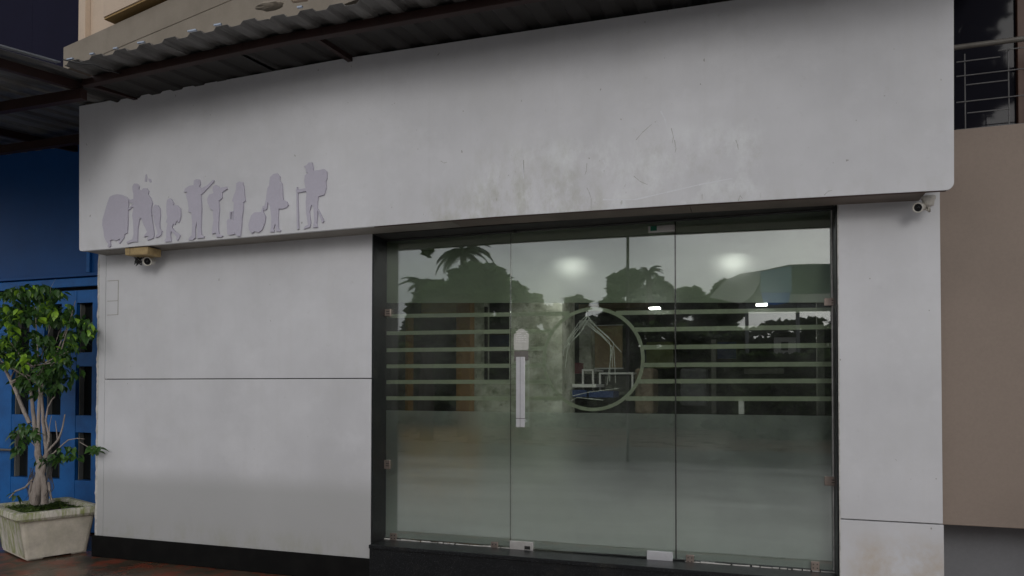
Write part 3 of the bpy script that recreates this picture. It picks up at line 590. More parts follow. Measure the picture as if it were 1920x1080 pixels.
for lab, polys in FIG:
    mb = MB()
    for i, p in enumerate(polys):
        pts = [C3(q) for q in p]; k = .0012*i
        mb.prism(pts, FY-.014-k, FY-.0005-k*.2)
    o = obj('traveller_silhouette', mb, M['lavender'], None); tag(o, lab, 'wall silhouette', 'traveller cut-outs on the signboard')
mb = MB()
for p in ([(405,245),(412,195),(420,190),(424,220),(420,248)], [(432,222),(452,228),(456,250),(446,254),(436,240)]): mb.prism([C3(q) for q in p], FY-.004, FY-.0005)
tag(obj('bird_silhouette', mb, M['lavender'], None), 'tiny worn grey fragment above the two close travellers', 'wall silhouette')

# ================================================================== SECURITY CAMERAS
def bullet(c, d, root, L=.10, r=.032):
    mb = MB(); cam_lathe(mb, c, d, [(-L,.001),(-L,r*.8),(-L*.92,r*.92),(-L*.3,r*.95),(0,r*.95),(.002,r*1.08),(.018,r*1.08),(.018,r*.86),(.008,r*.82)]); obj('camera_housing', mb, M['white_plastic'], root)
    mb = MB(); cam_lathe(mb, c+d.normalized()*.008, d, [(0,r*.83),(0,.0005)]); cam_lathe(mb, c+d.normalized()*.009, d, [(0,.012),(.006,.011),(.006,.0005)]); obj('lens', mb, M['lens'], root)
c = U(277, 491, -.14); k1 = thing('security_camera', 'grey bullet security camera with tangled wires under a yellowed box at the left end', 'security camera', c)
bullet(c, Vector((.42, -1, -.22)), k1, .1, .038)
a = U(251, 478, -.16); b = U(293, 467, -.16); zc_ = U(270, 462, FY).z
mb = MB(); pts = [(a.x, zc_-.066), (b.x-.005, zc_-.072), (b.x, zc_-.002), (a.x-.005, zc_-.002)]; mb.prism(pts, -.26, -.10); obj('junction_box', mb, M['wood_box'], k1, .006)
mb = MB(); mb.box((a.x+.055, -.2615, zc_-.068), (a.x+.058, -.26, zc_-.004)); obj('box_seam', mb, M['seal'], k1)
mb = MB(); mb.tube([c+Vector((-.02,.03,.03)), c+Vector((-.025,.03,.07))], .012, 8); mb.tube([c+Vector((-.03,.05,0)), c+Vector((-.05,.04,-.01)), c+Vector((-.03,.02,.05))], .01, 6); obj('bracket', mb, M['white_plastic'], k1)
mb = MB(); random.seed(2)
for k in range(5):
    q = c+Vector((-.04, .0, .03)); pts = [q]
    for j in range(7):
        q = c+Vector((-.05-.09*random.random(), -.04+.04*random.random(), -.04+.10*random.random())); pts.append(q)
    sm = []
    for i in range(len(pts)-1):
        for t in (0, .5): sm.append(pts[i].lerp(pts[i+1], t))
    mb.tube(sm, .0042, 5)
obj('wiring', mb, M['cable'], k1)
c = U(1722, 388, -.16); k2 = thing('security_camera', 'small white bullet security camera hanging under the right end of the signboard', 'security camera', c)
bullet(c, Vector((-.55, -1, -.30)), k2, .085, .03)
q = U(1741, 366, -.14); zz = U(1741, 358, FY).z
mb = MB(); cam_lathe(mb, Vector((q.x, -.13, zz+.004)), Vector((0,.001,-1)), [(0,.04),(.015,.042),(.03,.034),(.06,.03),(.062,.001)], 20); obj('mount_cap', mb, M['white_plastic'], k2)
mb = MB(); mb.tube([Vector((q.x, -.13, zz-.05)), Vector((q.x+.006, -.12, zz-.085)), c-Vector((-.55,-1,-.3)).normalized()*.08], .011, 8); obj('bracket', mb, M['white_plastic'], k2)

# ================================================================== CORRUGATED AWNING
zroof = max(U(640,111,FY).z, U(149,200,FY).z)+.045
SL = .10
YE = -1.06
def corrugated(x0, n, per, ya, yb, zfun, name, mat, parent, amp=.025, jitter=0):
    prof = [(0,0),(.10,0),(.20,1),(.62,1),(.72,0)]; mb = MB(); xs = []
    for k in range(n):
        for f_, h in prof: xs.append((x0+(k+f_)*per, h*amp))
    xs.append((x0+n*per, 0)); xs.append((x0+(n+.12)*per, 0))
    rows = 9; vs = []
    for r_ in range(rows):
        y = ya+(yb-ya)*r_/(rows-1)
        for X, h in xs: vs.append((X, y+(jitter if r_ == 0 else 0), zfun(X, y)+h+.004*noise.noise((X*2, y*1.5, 0))))
    m_ = len(xs); mb.add(vs, [(r_*m_+i, r_*m_+i+1, (r_+1)*m_+i+1, (r_+1)*m_+i) for r_ in range(rows-1) for i in range(m_-1)])
    o = obj(name, mb, mat, parent); s_ = o.modifiers.new('thick', 'SOLIDIFY'); s_.thickness = .0016; s_.offset = 0; return o
aw = thing('shop_awning', 'rusty corrugated metal awning on a dark red beam above the blank signboard', 'awning', (xl, YE, zroof))
zf1 = lambda X, y: zroof+SL*(y-FY)+.034*min(0, X+3.4)
xa = U(120, 118, YE).x; per = .235; random.seed(11)
x = xa; k = 0
while x < xr+.2:
    nn = 4
    corrugated(x, nn, per, YE+.02*random.uniform(-1, 1), .35, (lambda dz: (lambda X, y: zf1(X, y)+dz))(.004*(k % 2)), 'roof_sheet', M['sheet'], aw); x += nn*per; k += 1
# bare zinc lip glints at the sheet ends
for i in range(int((xr-xa)/per)):
    if random.random() < .3: continue
    X = xa+i*per; mb = MB(); mb.box((X+per*.2, YE-.022, zf1(X, YE)+.030), (X+per*.44+random.uniform(-.02, .02), YE-.004, zf1(X, YE)+.040)); obj('bent_lip', mb, M['sheet_edge'], aw)
YB = -.77; zbm = zf1(0, YB)-.004
mb = MB(); bx = [xa-.12, xa, -3.4, xr+.3]; bz = [zf1(X, YB)-.004 for X in bx]
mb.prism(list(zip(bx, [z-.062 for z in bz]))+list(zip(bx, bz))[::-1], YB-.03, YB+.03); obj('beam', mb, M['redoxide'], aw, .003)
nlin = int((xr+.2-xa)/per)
for i in range(0, nlin, 6): corrugated(xa+i*per-(.3 if i == 0 else 0), min(6, nlin-i)+(1 if i == 0 else 0), per, YB+.02, .9, lambda X, y: zf1(X, y)-.034-.003*((int(X*2)) % 2), 'shade_lining', M['sheet_shade'], aw, .018)  # added inner layer, dark to paint under-roof shade and cover the gap
for px in (590, 166):
    X = U(px, 40, YB).x; mb = MB(); m0 = zf1(X, YB)-.062
    mb.add([(X-.02, YB+.03, m0-.004), (X+.02, YB+.03, m0-.004), (X+.02, .2, zf1(0,.2)-.09), (X-.02, .2, zf1(0,.2)-.09), (X-.02, YB+.03, m0+.04), (X+.02, YB+.03, m0+.04), (X+.02, .2, zf1(0,.2)-.05), (X-.02, .2, zf1(0,.2)-.05)], [(0,3,2,1),(4,5,6,7),(0,1,5,4),(1,2,6,5),(2,3,7,6),(3,0,4,7)])
    obj('strut', mb, M['redoxide'], aw)
# thin black wire on the sheet edge
p = [U(118,113,YE-.03), U(150,120,YE-.03), U(175,122,YE-.02), U(196,131,YE+.1), U(230,140,YE+.3)]
tag(obj('loose_wire', (lambda m_: (m_.tube(p, .006, 6), m_)[1])(MB()), M['cable'], None), 'loose black wire drooping under the left corner of the shop awning', 'wire')
# broken plaster on the awning edge
def rock(c, s, name, label, mat, seed):
    mb = MB(); n, k = 14, 8; vs = []
    for i in range(k+1):
        for j in range(n):
            a, b = math.pi*i/k, 2*math.pi*j/n; d = Vector((math.sin(a)*math.cos(b), math.sin(a)*math.sin(b), math.cos(a)))
            r_ = 1+.35*noise.noise(d*2.3+Vector((seed,0,0)))+.15*noise.noise(d*6+Vector((seed,0,0))); vs.append(Vector(c)+Vector((d.x*s[0], d.y*s[1], d.z*s[2]))*r_)
    mb.add(vs, [(i*n+j, (i+1)*n+j, (i+1)*n+(j+1) % n, i*n+(j+1) % n) for i in range(k) for j in range(n)]); tag(obj(name, mb, mat, None), label, 'rubble')
rock(U(505, 12, YE+.03), (.11, .05, .022), 'plaster_lump', 'grey broken plaster lump on the awning edge', M['ledge'], 3)
rock(U(562, -6, YE+.0), (.09, .05, .03), 'plaster_lump', 'pinkish broken plaster lump on the awning edge', M['cream'], 9)

# neighbour's awning on the left, reaching further out over the pavement
aw2 = thing('neighbour_awning', 'long corrugated metal awning over the blue shopfront at the left', 'awning', (xa-2, -2, zroof))
ex = U(120, 116, YE-.0); o2 = U(0, 81, YE-1.1)
z_in = ex.z
sl2 = .22
zf2 = lambda X, y: zf1(xa, YE)-.014+(.15 if y < YE else .10)*(y-YE)
x = xa-.03-4*per*1.0; k = 0
while x > xa-6.2:
    corrugated(x, 4, per, -1.75, .9, (lambda dz: (lambda X, y: zf2(X, y)+dz))(.004*(k % 2)), 'roof_sheet', M['sheet'], aw2, .022); x -= 4*per; k += 1
mb = MB(); mb.add([(xa-.05, -1.77, zf2(0,-1.77)+.02), (xa-.005, -1.77, zf2(0,-1.77)+.02), (xa-.005, YE-.03, zf2(0,YE)+.026), (xa-.05, YE-.03, zf2(0,YE)+.026), (xa-.05, -1.77, zf2(0,-1.77)+.03), (xa-.005, -1.77, zf2(0,-1.77)+.03), (xa-.005, YE-.03, zf2(0,YE)+.036), (xa-.05, YE-.03, zf2(0,YE)+.036)], [(0,3,2,1),(4,5,6,7),(0,1,5,4),(1,2,6,5),(2,3,7,6),(3,0,4,7)]); obj('edge_flashing', mb, M['sheet_edge'], aw2)
def ybeam(X, w, dz, h, y0, y1, name='rafter'):
    mb = MB(); z0, z1 = zf2(0,y0)-dz, zf2(0,y1)-dz
    mb.add([(X, y0, z0-h), (X+w, y0, z0-h), (X+w, y1, z1-h), (X, y1, z1-h), (X, y0, z0), (X+w, y0, z0), (X+w, y1, z1), (X, y1, z1)], [(0,3,2,1),(4,5,6,7),(0,1,5,4),(1,2,6,5),(2,3,7,6),(3,0,4,7)]); obj(name, mb, M['redoxide'], aw2)
for X in (xa-.22, xa-2.1, xa-4.0): ybeam(X, .05, .004, .07, -1.75, YB+.03 if X > xa-1 else .9)
for Y in (YB-.002, -1.6, .3): 
    mb = MB(); mb.box((xa-6.2, Y-.03, zf2(0,Y)-.16), (xa-.125, Y+.03, zf2(0,Y)-.076)); obj('purlin', mb, M['redoxide'], aw2)

# ================================================================== CREAM BUILDING ABOVE
def plane_pt(px, py, P, ang):
    a = U(px, py, 0); d = a-CAM; n_ = Vector((-math.sin(ang), math.cos(ang), 0)); t = (P-CAM).dot(n_)/d.dot(n_); return CAM+d*t
P0 = Vector((U(390,0,.1).x, .1, 0)); ANG = -R(13)
ux = Vector((math.cos(ANG), math.sin(ANG), 0)); uy = Vector((-math.sin(ANG), math.cos(ANG), 0))
A = plane_pt(118, 90, P0, ANG); B = plane_pt(118, 112, P0, ANG); W = plane_pt(157, 40, P0+uy*.12, ANG)
cb = thing('cream_building', 'cream rendered upper storey with a weathered ledge above the awnings', 'building', (A.x, A.y, A.z))
T = lambda a, b, c: A+ux*a+uy*b+Vector((0,0,c))
def rbox(a0, b0, c0, a1, b1, c1, mat, name):
    mb = MB(); mb.add([T(a0,b0,c0),T(a1,b0,c0),T(a1,b1,c0),T(a0,b1,c0),T(a0,b0,c1),T(a1,b0,c1),T(a1,b1,c1),T(a0,b1,c1)], [(0,3,2,1),(4,5,6,7),(0,1,5,4),(1,2,6,5),(2,3,7,6),(3,0,4,7)]); return obj(name, mb, mat, cb, .004)
rbox(0, 0, B.z-A.z-.13, 9, 1.5, 0, M['ledge'], 'ledge')
wa = (W-A).dot(ux)
rbox(wa, .12, .001, 9, 1.4, 4, M['cream'], 'wall')
rbox(.62, .004, B.z-A.z-.55, 9, 1.4, B.z-A.z-.131, M['ledge'], 'lower_ledge')
q0 = plane_pt(205, 48, P0+uy*.0, ANG); qa = (q0-A).dot(ux); qz = q0.z-A.z
rbox(wa-.005, .06, .001, wa+.13, .119, 4, M['cream'], 'corner_pilaster')
rbox(qa, -.06, qz+.03, 9, .119, qz+.05, M['ochre'], 'hood_underside'); rbox(qa+.001, -.07, qz+.051, 9, .118, qz+.5, M['cream'], 'window_hood')

# dark navy block added to stand in for dark sky
q = U(60, 50, 14); nb = thing('navy_sky_block', 'tall dark navy block standing in for dark sky behind the left awning', 'building', (q.x, 14, 0))
for i in range(-6, 5):
    for j in range(5):
        mb = MB(); mb.box((q.x+i*3.0, 14, 1+j*4.0), (q.x+i*3.0+2.994, 14.2, 4.994+j*4.0)); obj('sky_block_panel', mb, M['navy'], nb)
mb = MB(); mb.box((q.x-18, 14.2, 0), (q.x+15, 20, 21)); obj('wall', mb, M['navy'], nb)

# ================================================================== BLUE SHOPFRONT
BY = .78
bl = thing('blue_shopfront', 'cobalt blue painted wooden shopfront with small window panes at the left', 'building', (X0-1, BY, 0))
bxr = X0+.25; bxl = U(-260, 500, BY).x
def BZ(py, px=100): return U(px, py, BY).z
mb = MB(); mb.box((bxl, BY+.05, BZ(524)), (bxr, BY+.08, zroof+.1)); obj('upper_board', mb, M['blue_dark'], bl)
mb = MB(); mb.box((U(164,500,BY).x, BY+.02, BZ(514,170)), (bxr, BY+.05, zroof+.1)); obj('board_frame', mb, M['blue_dark'], bl, .004)
mb = MB(); mb.box((U(163,500,BY).x, BY-.012, BZ(516)), (U(169,500,BY).x, BY+.019, zroof+.1)); obj('moulding', mb, M['blue'], bl, .004)
mb = MB(); mb.box((bxl, BY-.02, BZ(523)), (bxr, BY+.05, BZ(517))); obj('moulding', mb, M['blue_dark'], bl, .004)
mb = MB(); mb.box((bxl, BY-.0, BZ(541)), (bxr, BY+.04, BZ(525))); obj('moulding', mb, M['blue'], bl, .006)
# door leaf frame built of stiles and rails around the panes
cols = [(-68,-30),(22,54),(82,114),(142,172)]; rows = [(569,662),(688,780),(812,902)]
cx_ = [(U(a,700,BY).x, U(b,700,BY).x) for a, b in cols]; rz = [(BZ(b,150), BZ(a,150)) for a, b in rows]
zb0 = .02; zt0 = BZ(548)
xs_ = [bxl]+[v for c_ in cx_ for v in c_]+[bxr]
for i in range(0, len(xs_), 2):
    mb = MB(); mb.box((xs_[i], BY, zb0), (xs_[i+1], BY+.045, zt0)); obj('stile', mb, M['blue'], bl, .004)
zz_ = [zb0]+[v for r_ in rz[::-1] for v in r_]+[zt0]
for (a, b) in cx_:
    for i in range(0, len(zz_), 2):
        mb = MB(); mb.box((a+.0005, BY+.004, zz_[i]), (b-.0005, BY+.041, zz_[i+1])); obj('rail', mb, M['blue'], bl, .002)
    for (z0, z1) in rz:
        mb = MB(); mb.box((a, BY+.10, z0), (b, BY+.11, z1)); w = obj('window_pane', mb, M['dglass'], bl)
        mb = MB(); mb.box((a+.001, BY+.046, z0+.001), (a+.014, BY+.099, z1-.001)); obj('window_liner', mb, M['int_wall'], w)
        mb = MB(); mb.box((a-.005, BY+.046, z0-.03), (b+.005, BY+.11, z0-.0)); mb.box((b-.0, BY+.046, z0), (b+.02, BY+.11, z1)); obj('window_reveal', mb, M['blue_dark'], w)
mb = MB(); mb.box((bxl, BY+.111, 0), (bxr, BY+.2, zroof+.1)); obj('wall', mb, M['int_dark'], bl)
z = U(20, 845, BY-.06).z; mb = MB(); mb.tube([(bxl, BY-.06, z), (U(48,845,BY).x, BY-.06, z)], .014, 8); mb.tube([(U(47,845,BY).x, BY-.06, z), (U(47,845,BY).x, BY+.001, z)], .01, 8); obj('push_bar', mb, M['pipe'], bl)

# ================================================================== RIGHT NEIGHBOUR
NY = .06
nx0 = XP+.006; nx1 = U(2350, 600, NY).x
nbld = thing('taupe_building', 'plain taupe rendered building with dark upstairs window right of the shop', 'building', (nx0, NY, 0))
zt_ = U(1855, 236, NY).z; zb_ = U(1840, 986, NY).z
mb = MB(); mb.box((nx0, NY, zb_), (nx1, NY+.9, zt_)); obj('wall', mb, M['taupe'], nbld, .003)
mb = MB(); mb.box((nx0, NY+.45, 0), (nx1, NY+.9, zb_-.001)); obj('lower_wall', mb, M['greywall'], nbld)
mb = MB(); mb.box((nx0, NY+.35, zt_+.001), (nx1, NY+.6, 7)); obj('upper_wall', mb, M['brown_wood'], nbld)
wx = U(1903, 100, NY+.32).x
mb = MB(); mb.box((nx0+.05, NY+.32, zt_+.02), (wx, NY+.345, 5.5)); obj('window_pane', mb, M['vglass'], nbld)
mb = MB(); mb.box((wx+.10, NY+.32, zt_+.02), (nx1, NY+.345, 5.5)); obj('window_pane', mb, M['vglass'], nbld)
mb = MB(); mb.box((wx+.001, NY+.28, zt_+.002), (wx+.099, NY+.349, 5.5)); obj('window_frame', mb, M['brown_wood'], nbld, .004)
rl = thing('balcony_railing', 'thin grey metal railing with a round handrail before the upstairs window', 'railing', (nx0, NY+.05, zt_))
def rp(px, py): return U(px, py, NY+.06)
zr = (rp(1792,89).z+rp(1920,70).z)/2
mb = MB(); mb.tube([(nx0+.01, NY+.06, zr), (nx1, NY+.06, zr)], .017, 12); obj('handrail', mb, M['pipe'], rl)
for py, a, b in ((100,1870,2350),(112,1792,1874),(139,1792,2350),(157,1810,1890),(188,1792,2350),(210,1812,1892),(240,1792,2350)):
    z = rp(1830, py).z; mb = MB(); mb.tube([(max(nx0+.004, rp(a,py).x), NY+.05, z), (rp(b,py).x, NY+.05, z)], .0038, 6); obj('rail_bar', mb, M['wire'], rl)
for px in (1809, 1891, 1975, 2060, 2150):
    X = rp(px, 180).x; mb = MB(); mb.tube([(X, NY+.062, zt_), (X, NY+.062, zr-.05)], .004, 6); obj('upright', mb, M['wire'], rl)

# ================================================================== PLANTER AND FICUS
c1 = G(48, 1054); c2 = G(158, 1026)
dx = (c2-c1); dx.z = 0; Lp = dx.length; e1 = dx.normalized(); e2 = Vector((-e1.y, e1.x, 0))
e1 = Vector((math.cos(R(68)), math.sin(R(68)), 0)); e2 = Vector((-e1.y, e1.x, 0)); Lp = .53; Wp = .70; HP = None
# rim height from the near corner of the rim
lo, hi = .1, 1.2
a = U(52, 962, 0); 
q = G(50, 962, 0)
def proj(P):
    d = P-CAM; zc2 = d.dot(fwd); u = d.dot(right)/zc2*F; v = d.dot(up)/zc2*F; return (960+u, 540-v+SHIFT)
best = min((abs(proj(c1-e1*.06-e2*-.06+Vector((0,0,h/200)))[1]-962), h/200) for h in range(20, 160)); HP = best[1]
pl = thing('concrete_planter', 'square white concrete planter with chipped rim and mossy sides, holding the small tree', 'planter', c1)
def ring(off, z, rc_=.04):    # rounded rectangle, near corner at c1; off = outward flare
    pts = []; a0, a1, b0, b1 = -off, Lp+off, -off, Wp+off
    for (cx2, cy2, s0) in ((a1-rc_, b0+rc_, -90), (a1-rc_, b1-rc_, 0), (a0+rc_, b1-rc_, 90), (a0+rc_, b0+rc_, 180)):
        for k in range(4):
            t = R(s0+k*30); p = c1+e1*(cx2+rc_*math.cos(t))+e2*(cy2+rc_*math.sin(t)); pts.append(Vector((p.x, p.y, z)))
    return pts
def loft(rings, cap_top=False):
    mb = MB(); n = len(rings[0]); vs = [v for r_ in rings for v in r_]
    mb.add(vs, [(i*n+j, i*n+(j+1) % n, (i+1)*n+(j+1) % n, (i+1)*n+j) for i in range(len(rings)-1) for j in range(n)])
    if cap_top: mb.add(rings[-1], [tuple(range(n))])
    return mb
def wob(rs, s):
    return [[v+Vector((noise.noise(v*7), noise.noise(v*7+Vector((9,0,0))), noise.noise(v*9+Vector((0,5,0)))))*s for v in r_] for r_ in rs]
rb = []
for i in range(9):
    t = i/8; rb.append(ring(.0+.05*t, .014+(HP-.08-.014)*t))
obj('planter_body', loft(rb), M['planter_side'], pl)
rim = wob([ring(.05, HP-.085), ring(.085, HP-.08), ring(.105, HP-.055), ring(.10, HP-.01), ring(.09, HP), ring(.04, HP+.002), ring(.02, HP-.015), ring(.015, HP-.09)], .006)
obj('planter_rim', loft(rim), M['planter'], pl)
obj('soil_bed', loft([ring(.016, HP-.08), ring(.0158, HP-.05)], True), M['soil'], pl)
# feet: scalloped base
for (u, v) in ((0,0),(Lp-.16,0),(0,Wp-.16),(Lp-.16,Wp-.16)):
    mb = MB(); p = c1+e1*(u+.0)+e2*(v+.0)
    mb.hprism([(p+e1*a_+e2*b_)[:2] for a_, b_ in ((.02,.02),(.15,.02),(.15,.15),(.02,.15))], 0, .03); obj('planter_foot', mb, M['planter_side'], pl)
# the weathered left face slab
fa = [c1+e2*(Wp)+e1*(-.004), c1+e2*.03+e1*(-.004)]
mb = MB(); n = 8
for i in range(n):
    t0, t1 = i/n, (i+1)/n; o0, o1 = .05*t0+.0035, .05*t1+.0035; z0, z1 = .03+(HP-.115)*t0, .03+(HP-.115)*t1
    a = c1-e1*o0; b = c1-e1*o1
    mb.quad((a+e2*(Wp-.02)+Vector((0,0,z0))), (a+e2*.015+Vector((0,0,z0))), (b+e2*.015+Vector((0,0,z1))), (b+e2*(Wp-.02)+Vector((0,0,z1))))
obj('stained_face', mb, M['planter'], pl)

ctr = c1+e1*(Lp*.42)+e2*(Wp*.52)
TY = ctr.y
TU = lambda px, py, dy=0: U(px, py, TY+dy)
base = TU(72, 938)
tree = thing('potted_fig_tree', 'small bonsai-like fig tree with pale twisted trunks and glossy leaves in the concrete planter', 'tree', base)
random.seed(21)
mb = MB()
def limb(pts, r0, r1, dy=None):
    P = []; n = len(pts)
    for i, p in enumerate(pts): P.append(TU(p[0], p[1], (p[2] if len(p) > 2 else 0)))
    Q = []
    for i in range(n-1):
        for t in (0, .34, .67): q = P[i].lerp(P[i+1], t); Q.append(q+Vector((random.uniform(-1,1), random.uniform(-1,1), 0))*r0*.12)
    Q.append(P[-1]); k = len(Q); mb.tube(Q, [r0+(r1-r0)*i/(k-1) for i in range(k)], 9)
limb([(66,945),(70,925),(76,900),(74,870),(71,845)], .045, .030)
limb([(84,945),(84,915),(80,890),(84,868),(88,850)], .034, .022)
limb([(58,940),(64,915),(72,885)], .02, .018)
limb([(71,850),(66,810),(62,770),(58,735),(50,700,-.05)], .024, .012)
limb([(72,850),(72,810),(73,770),(75,730),(80,690)], .02, .012)
limb([(88,855),(84,820),(80,780),(78,740),(84,690,.05)], .020, .011)
limb([(86,855),(92,820),(86,790),(90,765),(98,750),(103,745)], .011, .006)
limb([(55,795),(40,760),(26,725),(10,695,.05),(-2,680)], .020, .013)
limb([(82,858),(96,840),(110,825),(117,805),(122,778)], .012, .006)
limb([(90,860),(104,848),(114,838),(128,826),(145,823),(158,824)], .009, .003)
limb([(108,828),(106,806),(104,790)], .006, .003); limb([(92,830),(93,800),(97,780)], .006, .002)
limb([(62,900),(48,915),(30,922),(18,935)], .012, .006); limb([(60,905),(56,925),(60,942)], .014, .01); limb([(92,905),(94,925),(98,940)], .014, .008)
limb([(150,830),(170,842),(190,842)], .004, .002); limb([(40,815),(52,822),(68,840)], .006, .004)
for k in range(16):
    a = random.uniform(-40, 150); limb([(random.choice([55,76,82,20]), random.uniform(690,730)), ((60+a)/2+random.uniform(-12,12), 680, random.uniform(-.2,.2)), (a, random.uniform(560,680), random.uniform(-.35,.3))], .009, .003)
limb([(92,580),(93,560),(90,548),(86,540)], .003, .0012); limb([(92,562),(96,553),(106,547)], .002, .001); limb([(93,556),(95,540),(104,524)], .002, .001)
obj('trunk', mb, M['bark'], tree)
mb = MB()
for k in range(26):
    x0_ = random.choice([60,66,92,96]); limb([(x0_+random.uniform(-4,4), 885+random.uniform(-8,8)), (x0_+random.uniform(-10,10), 915), (x0_+random.uniform(-16,16)*.9, 940, random.uniform(-.08,.08))], .003, .0015)
obj('aerial_roots', mb, bark('dark_root', (.10, .085, .08), (.05, .045, .045)), tree)
def leaf_mesh(name, mat, L=.075, W=.036, seed=0):
    mb = MB(); vs = []; k = 7
    for i in range(k+1):
        t = i/k; w = W*.5*math.sin(math.pi*min(1, t**.85))*(1.05-.25*t)+.0006; x_ = t*L; zc3 = -.22*L*t*t
        for s_ in (-1, 0, 1): vs.append((x_, s_*w, zc3+(.30*w if s_ else 0)))
    mb.add(vs, [(i*3+j, i*3+j+1, (i+1)*3+j+1, (i+1)*3+j) for i in range(k) for j in range(2)], True); return mb.mesh(name, mat)
LM_new = [leaf_mesh('leaf', M['leaf_new'], .090, .052), leaf_mesh('leaf', M['leaf_new'], .065, .034)]
LM_old = [leaf_mesh('leaf', M['leaf_old'], .090, .050), leaf_mesh('leaf', M['leaf_old'], .068, .034)]
def crown_pt():
    while True:
        px, py = random.uniform(-70, 180), random.uniform(532, 712)
        cxp, cyp = 60, 618
        u, v = (px-cxp)/118, (py-cyp)/92
        lobe = (px-62)**2/75**2+(py-575)**2/42**2 < 1 or (px-30)**2/120**2+(py-622)**2/66**2 < 1 or (px-120)**2/60**2+(py-625)**2/32**2 < 1 or (px-70)**2/62**2+(py-668)**2/50**2 < 1
        if lobe and noise.noise((px*.034, py*.038, 2)) > -.10: return px, py, random.uniform(-.33, .28)
def rand_rot(tilt=.5):
    yaw_ = random.uniform(0, 2*math.pi); return Matrix.Rotation(yaw_, 3, 'Z') @ Matrix.Rotation(random.uniform(.1, 1.25), 3, 'Y') @ Matrix.Rotation(random.uniform(-.6, .6), 3, 'X')
clusters = [((82,715),46,26,120),((50,655),70,36,150),((60,552),50,18,70),((45,812),26,18,70),((130,850),22,14,46),((78,862),14,8,24),((178,842),17,7,26),((28,930),8,6,8),((62,720),38,24,80),((120,690),34,26,60),((35,840),14,12,20),((150,610),24,22,60),((105,860),14,10,22),((50,560),42,22,60)]
spots = []
for _ in range(2000): spots.append(crown_pt()+(0,))
for (c_, rx, ry, n) in clusters:
    for _ in range(n):
        a, r_ = random.uniform(0, 6.283), math.sqrt(random.random()); spots.append((c_[0]+rx*r_*math.cos(a), c_[1]+ry*r_*math.sin(a), random.uniform(-.12, .1), 1))
random.shuffle(spots)
spots.sort(key=lambda s: s[2]+random.uniform(-.08, .08))
rest = MB(); nind = 0
import bmesh
for i, (px, py, dy, cl) in enumerate(spots):
    P = TU(px, py, dy); rot = rand_rot(); outer = dy < -.08 or cl
    new = random.random() < (.50 if (outer and py < 700) else (.5 if cl else .24)) and noise.noise((px*.03, py*.03, 8)) > -.15
    if nind < 295 and (outer or cl) and px > -15:
        me = random.choice(LM_new if new else LM_old); o = bpy.data.objects.new('leaf', me); COL.objects.link(o); o.parent = tree
        o.matrix_local = Matrix.Translation(P-base) @ rot.to_4x4() @ Matrix.Scale(random.uniform(.55, 1.25), 4); nind += 1
    else:
        me = random.choice(LM_old); s_ = random.uniform(.7, 1.1)
        n0 = len(rest.v); rest.v += [tuple(P+rot @ (v.co*s_)) for v in me.vertices]; fcs = [tuple(n0+q for q in p_.vertices) for p_ in me.polygons]; rest.f += fcs; rest.sm += [True]*len(fcs)
o = obj('leaf_mass', rest, M['leaf_old'], tree, kind='stuff')
# moss and weeds in the planter
mb = MB(); random.seed(4)
for k in range(2600):
    u, v = random.uniform(.02, Lp-.02), random.uniform(.02, Wp-.02)
    if noise.noise((u*5, v*5, 0)) < -.15: continue
    p = c1+e1*u+e2*v+Vector((0, 0, HP-.055+.025*max(0, noise.noise((u*6, v*6, 4)))+random.uniform(0, .035)))
    rot = Matrix.Rotation(random.uniform(0, 6.28), 3, 'Z') @ Matrix.Rotation(random.uniform(-1, 1), 3, 'X'); s_ = random.uniform(.006, .014)
    mb.quad(*[p+rot @ Vector(q)*s_ for q in ((-1,-.6,0),(1,-.6,0),(1,.6,.3),(-1,.6,.3))])
tag(obj('ground_cover', mb, M['moss'], None), 'bright green moss and tiny weeds covering the soil of the planter', 'moss', kind='stuff')

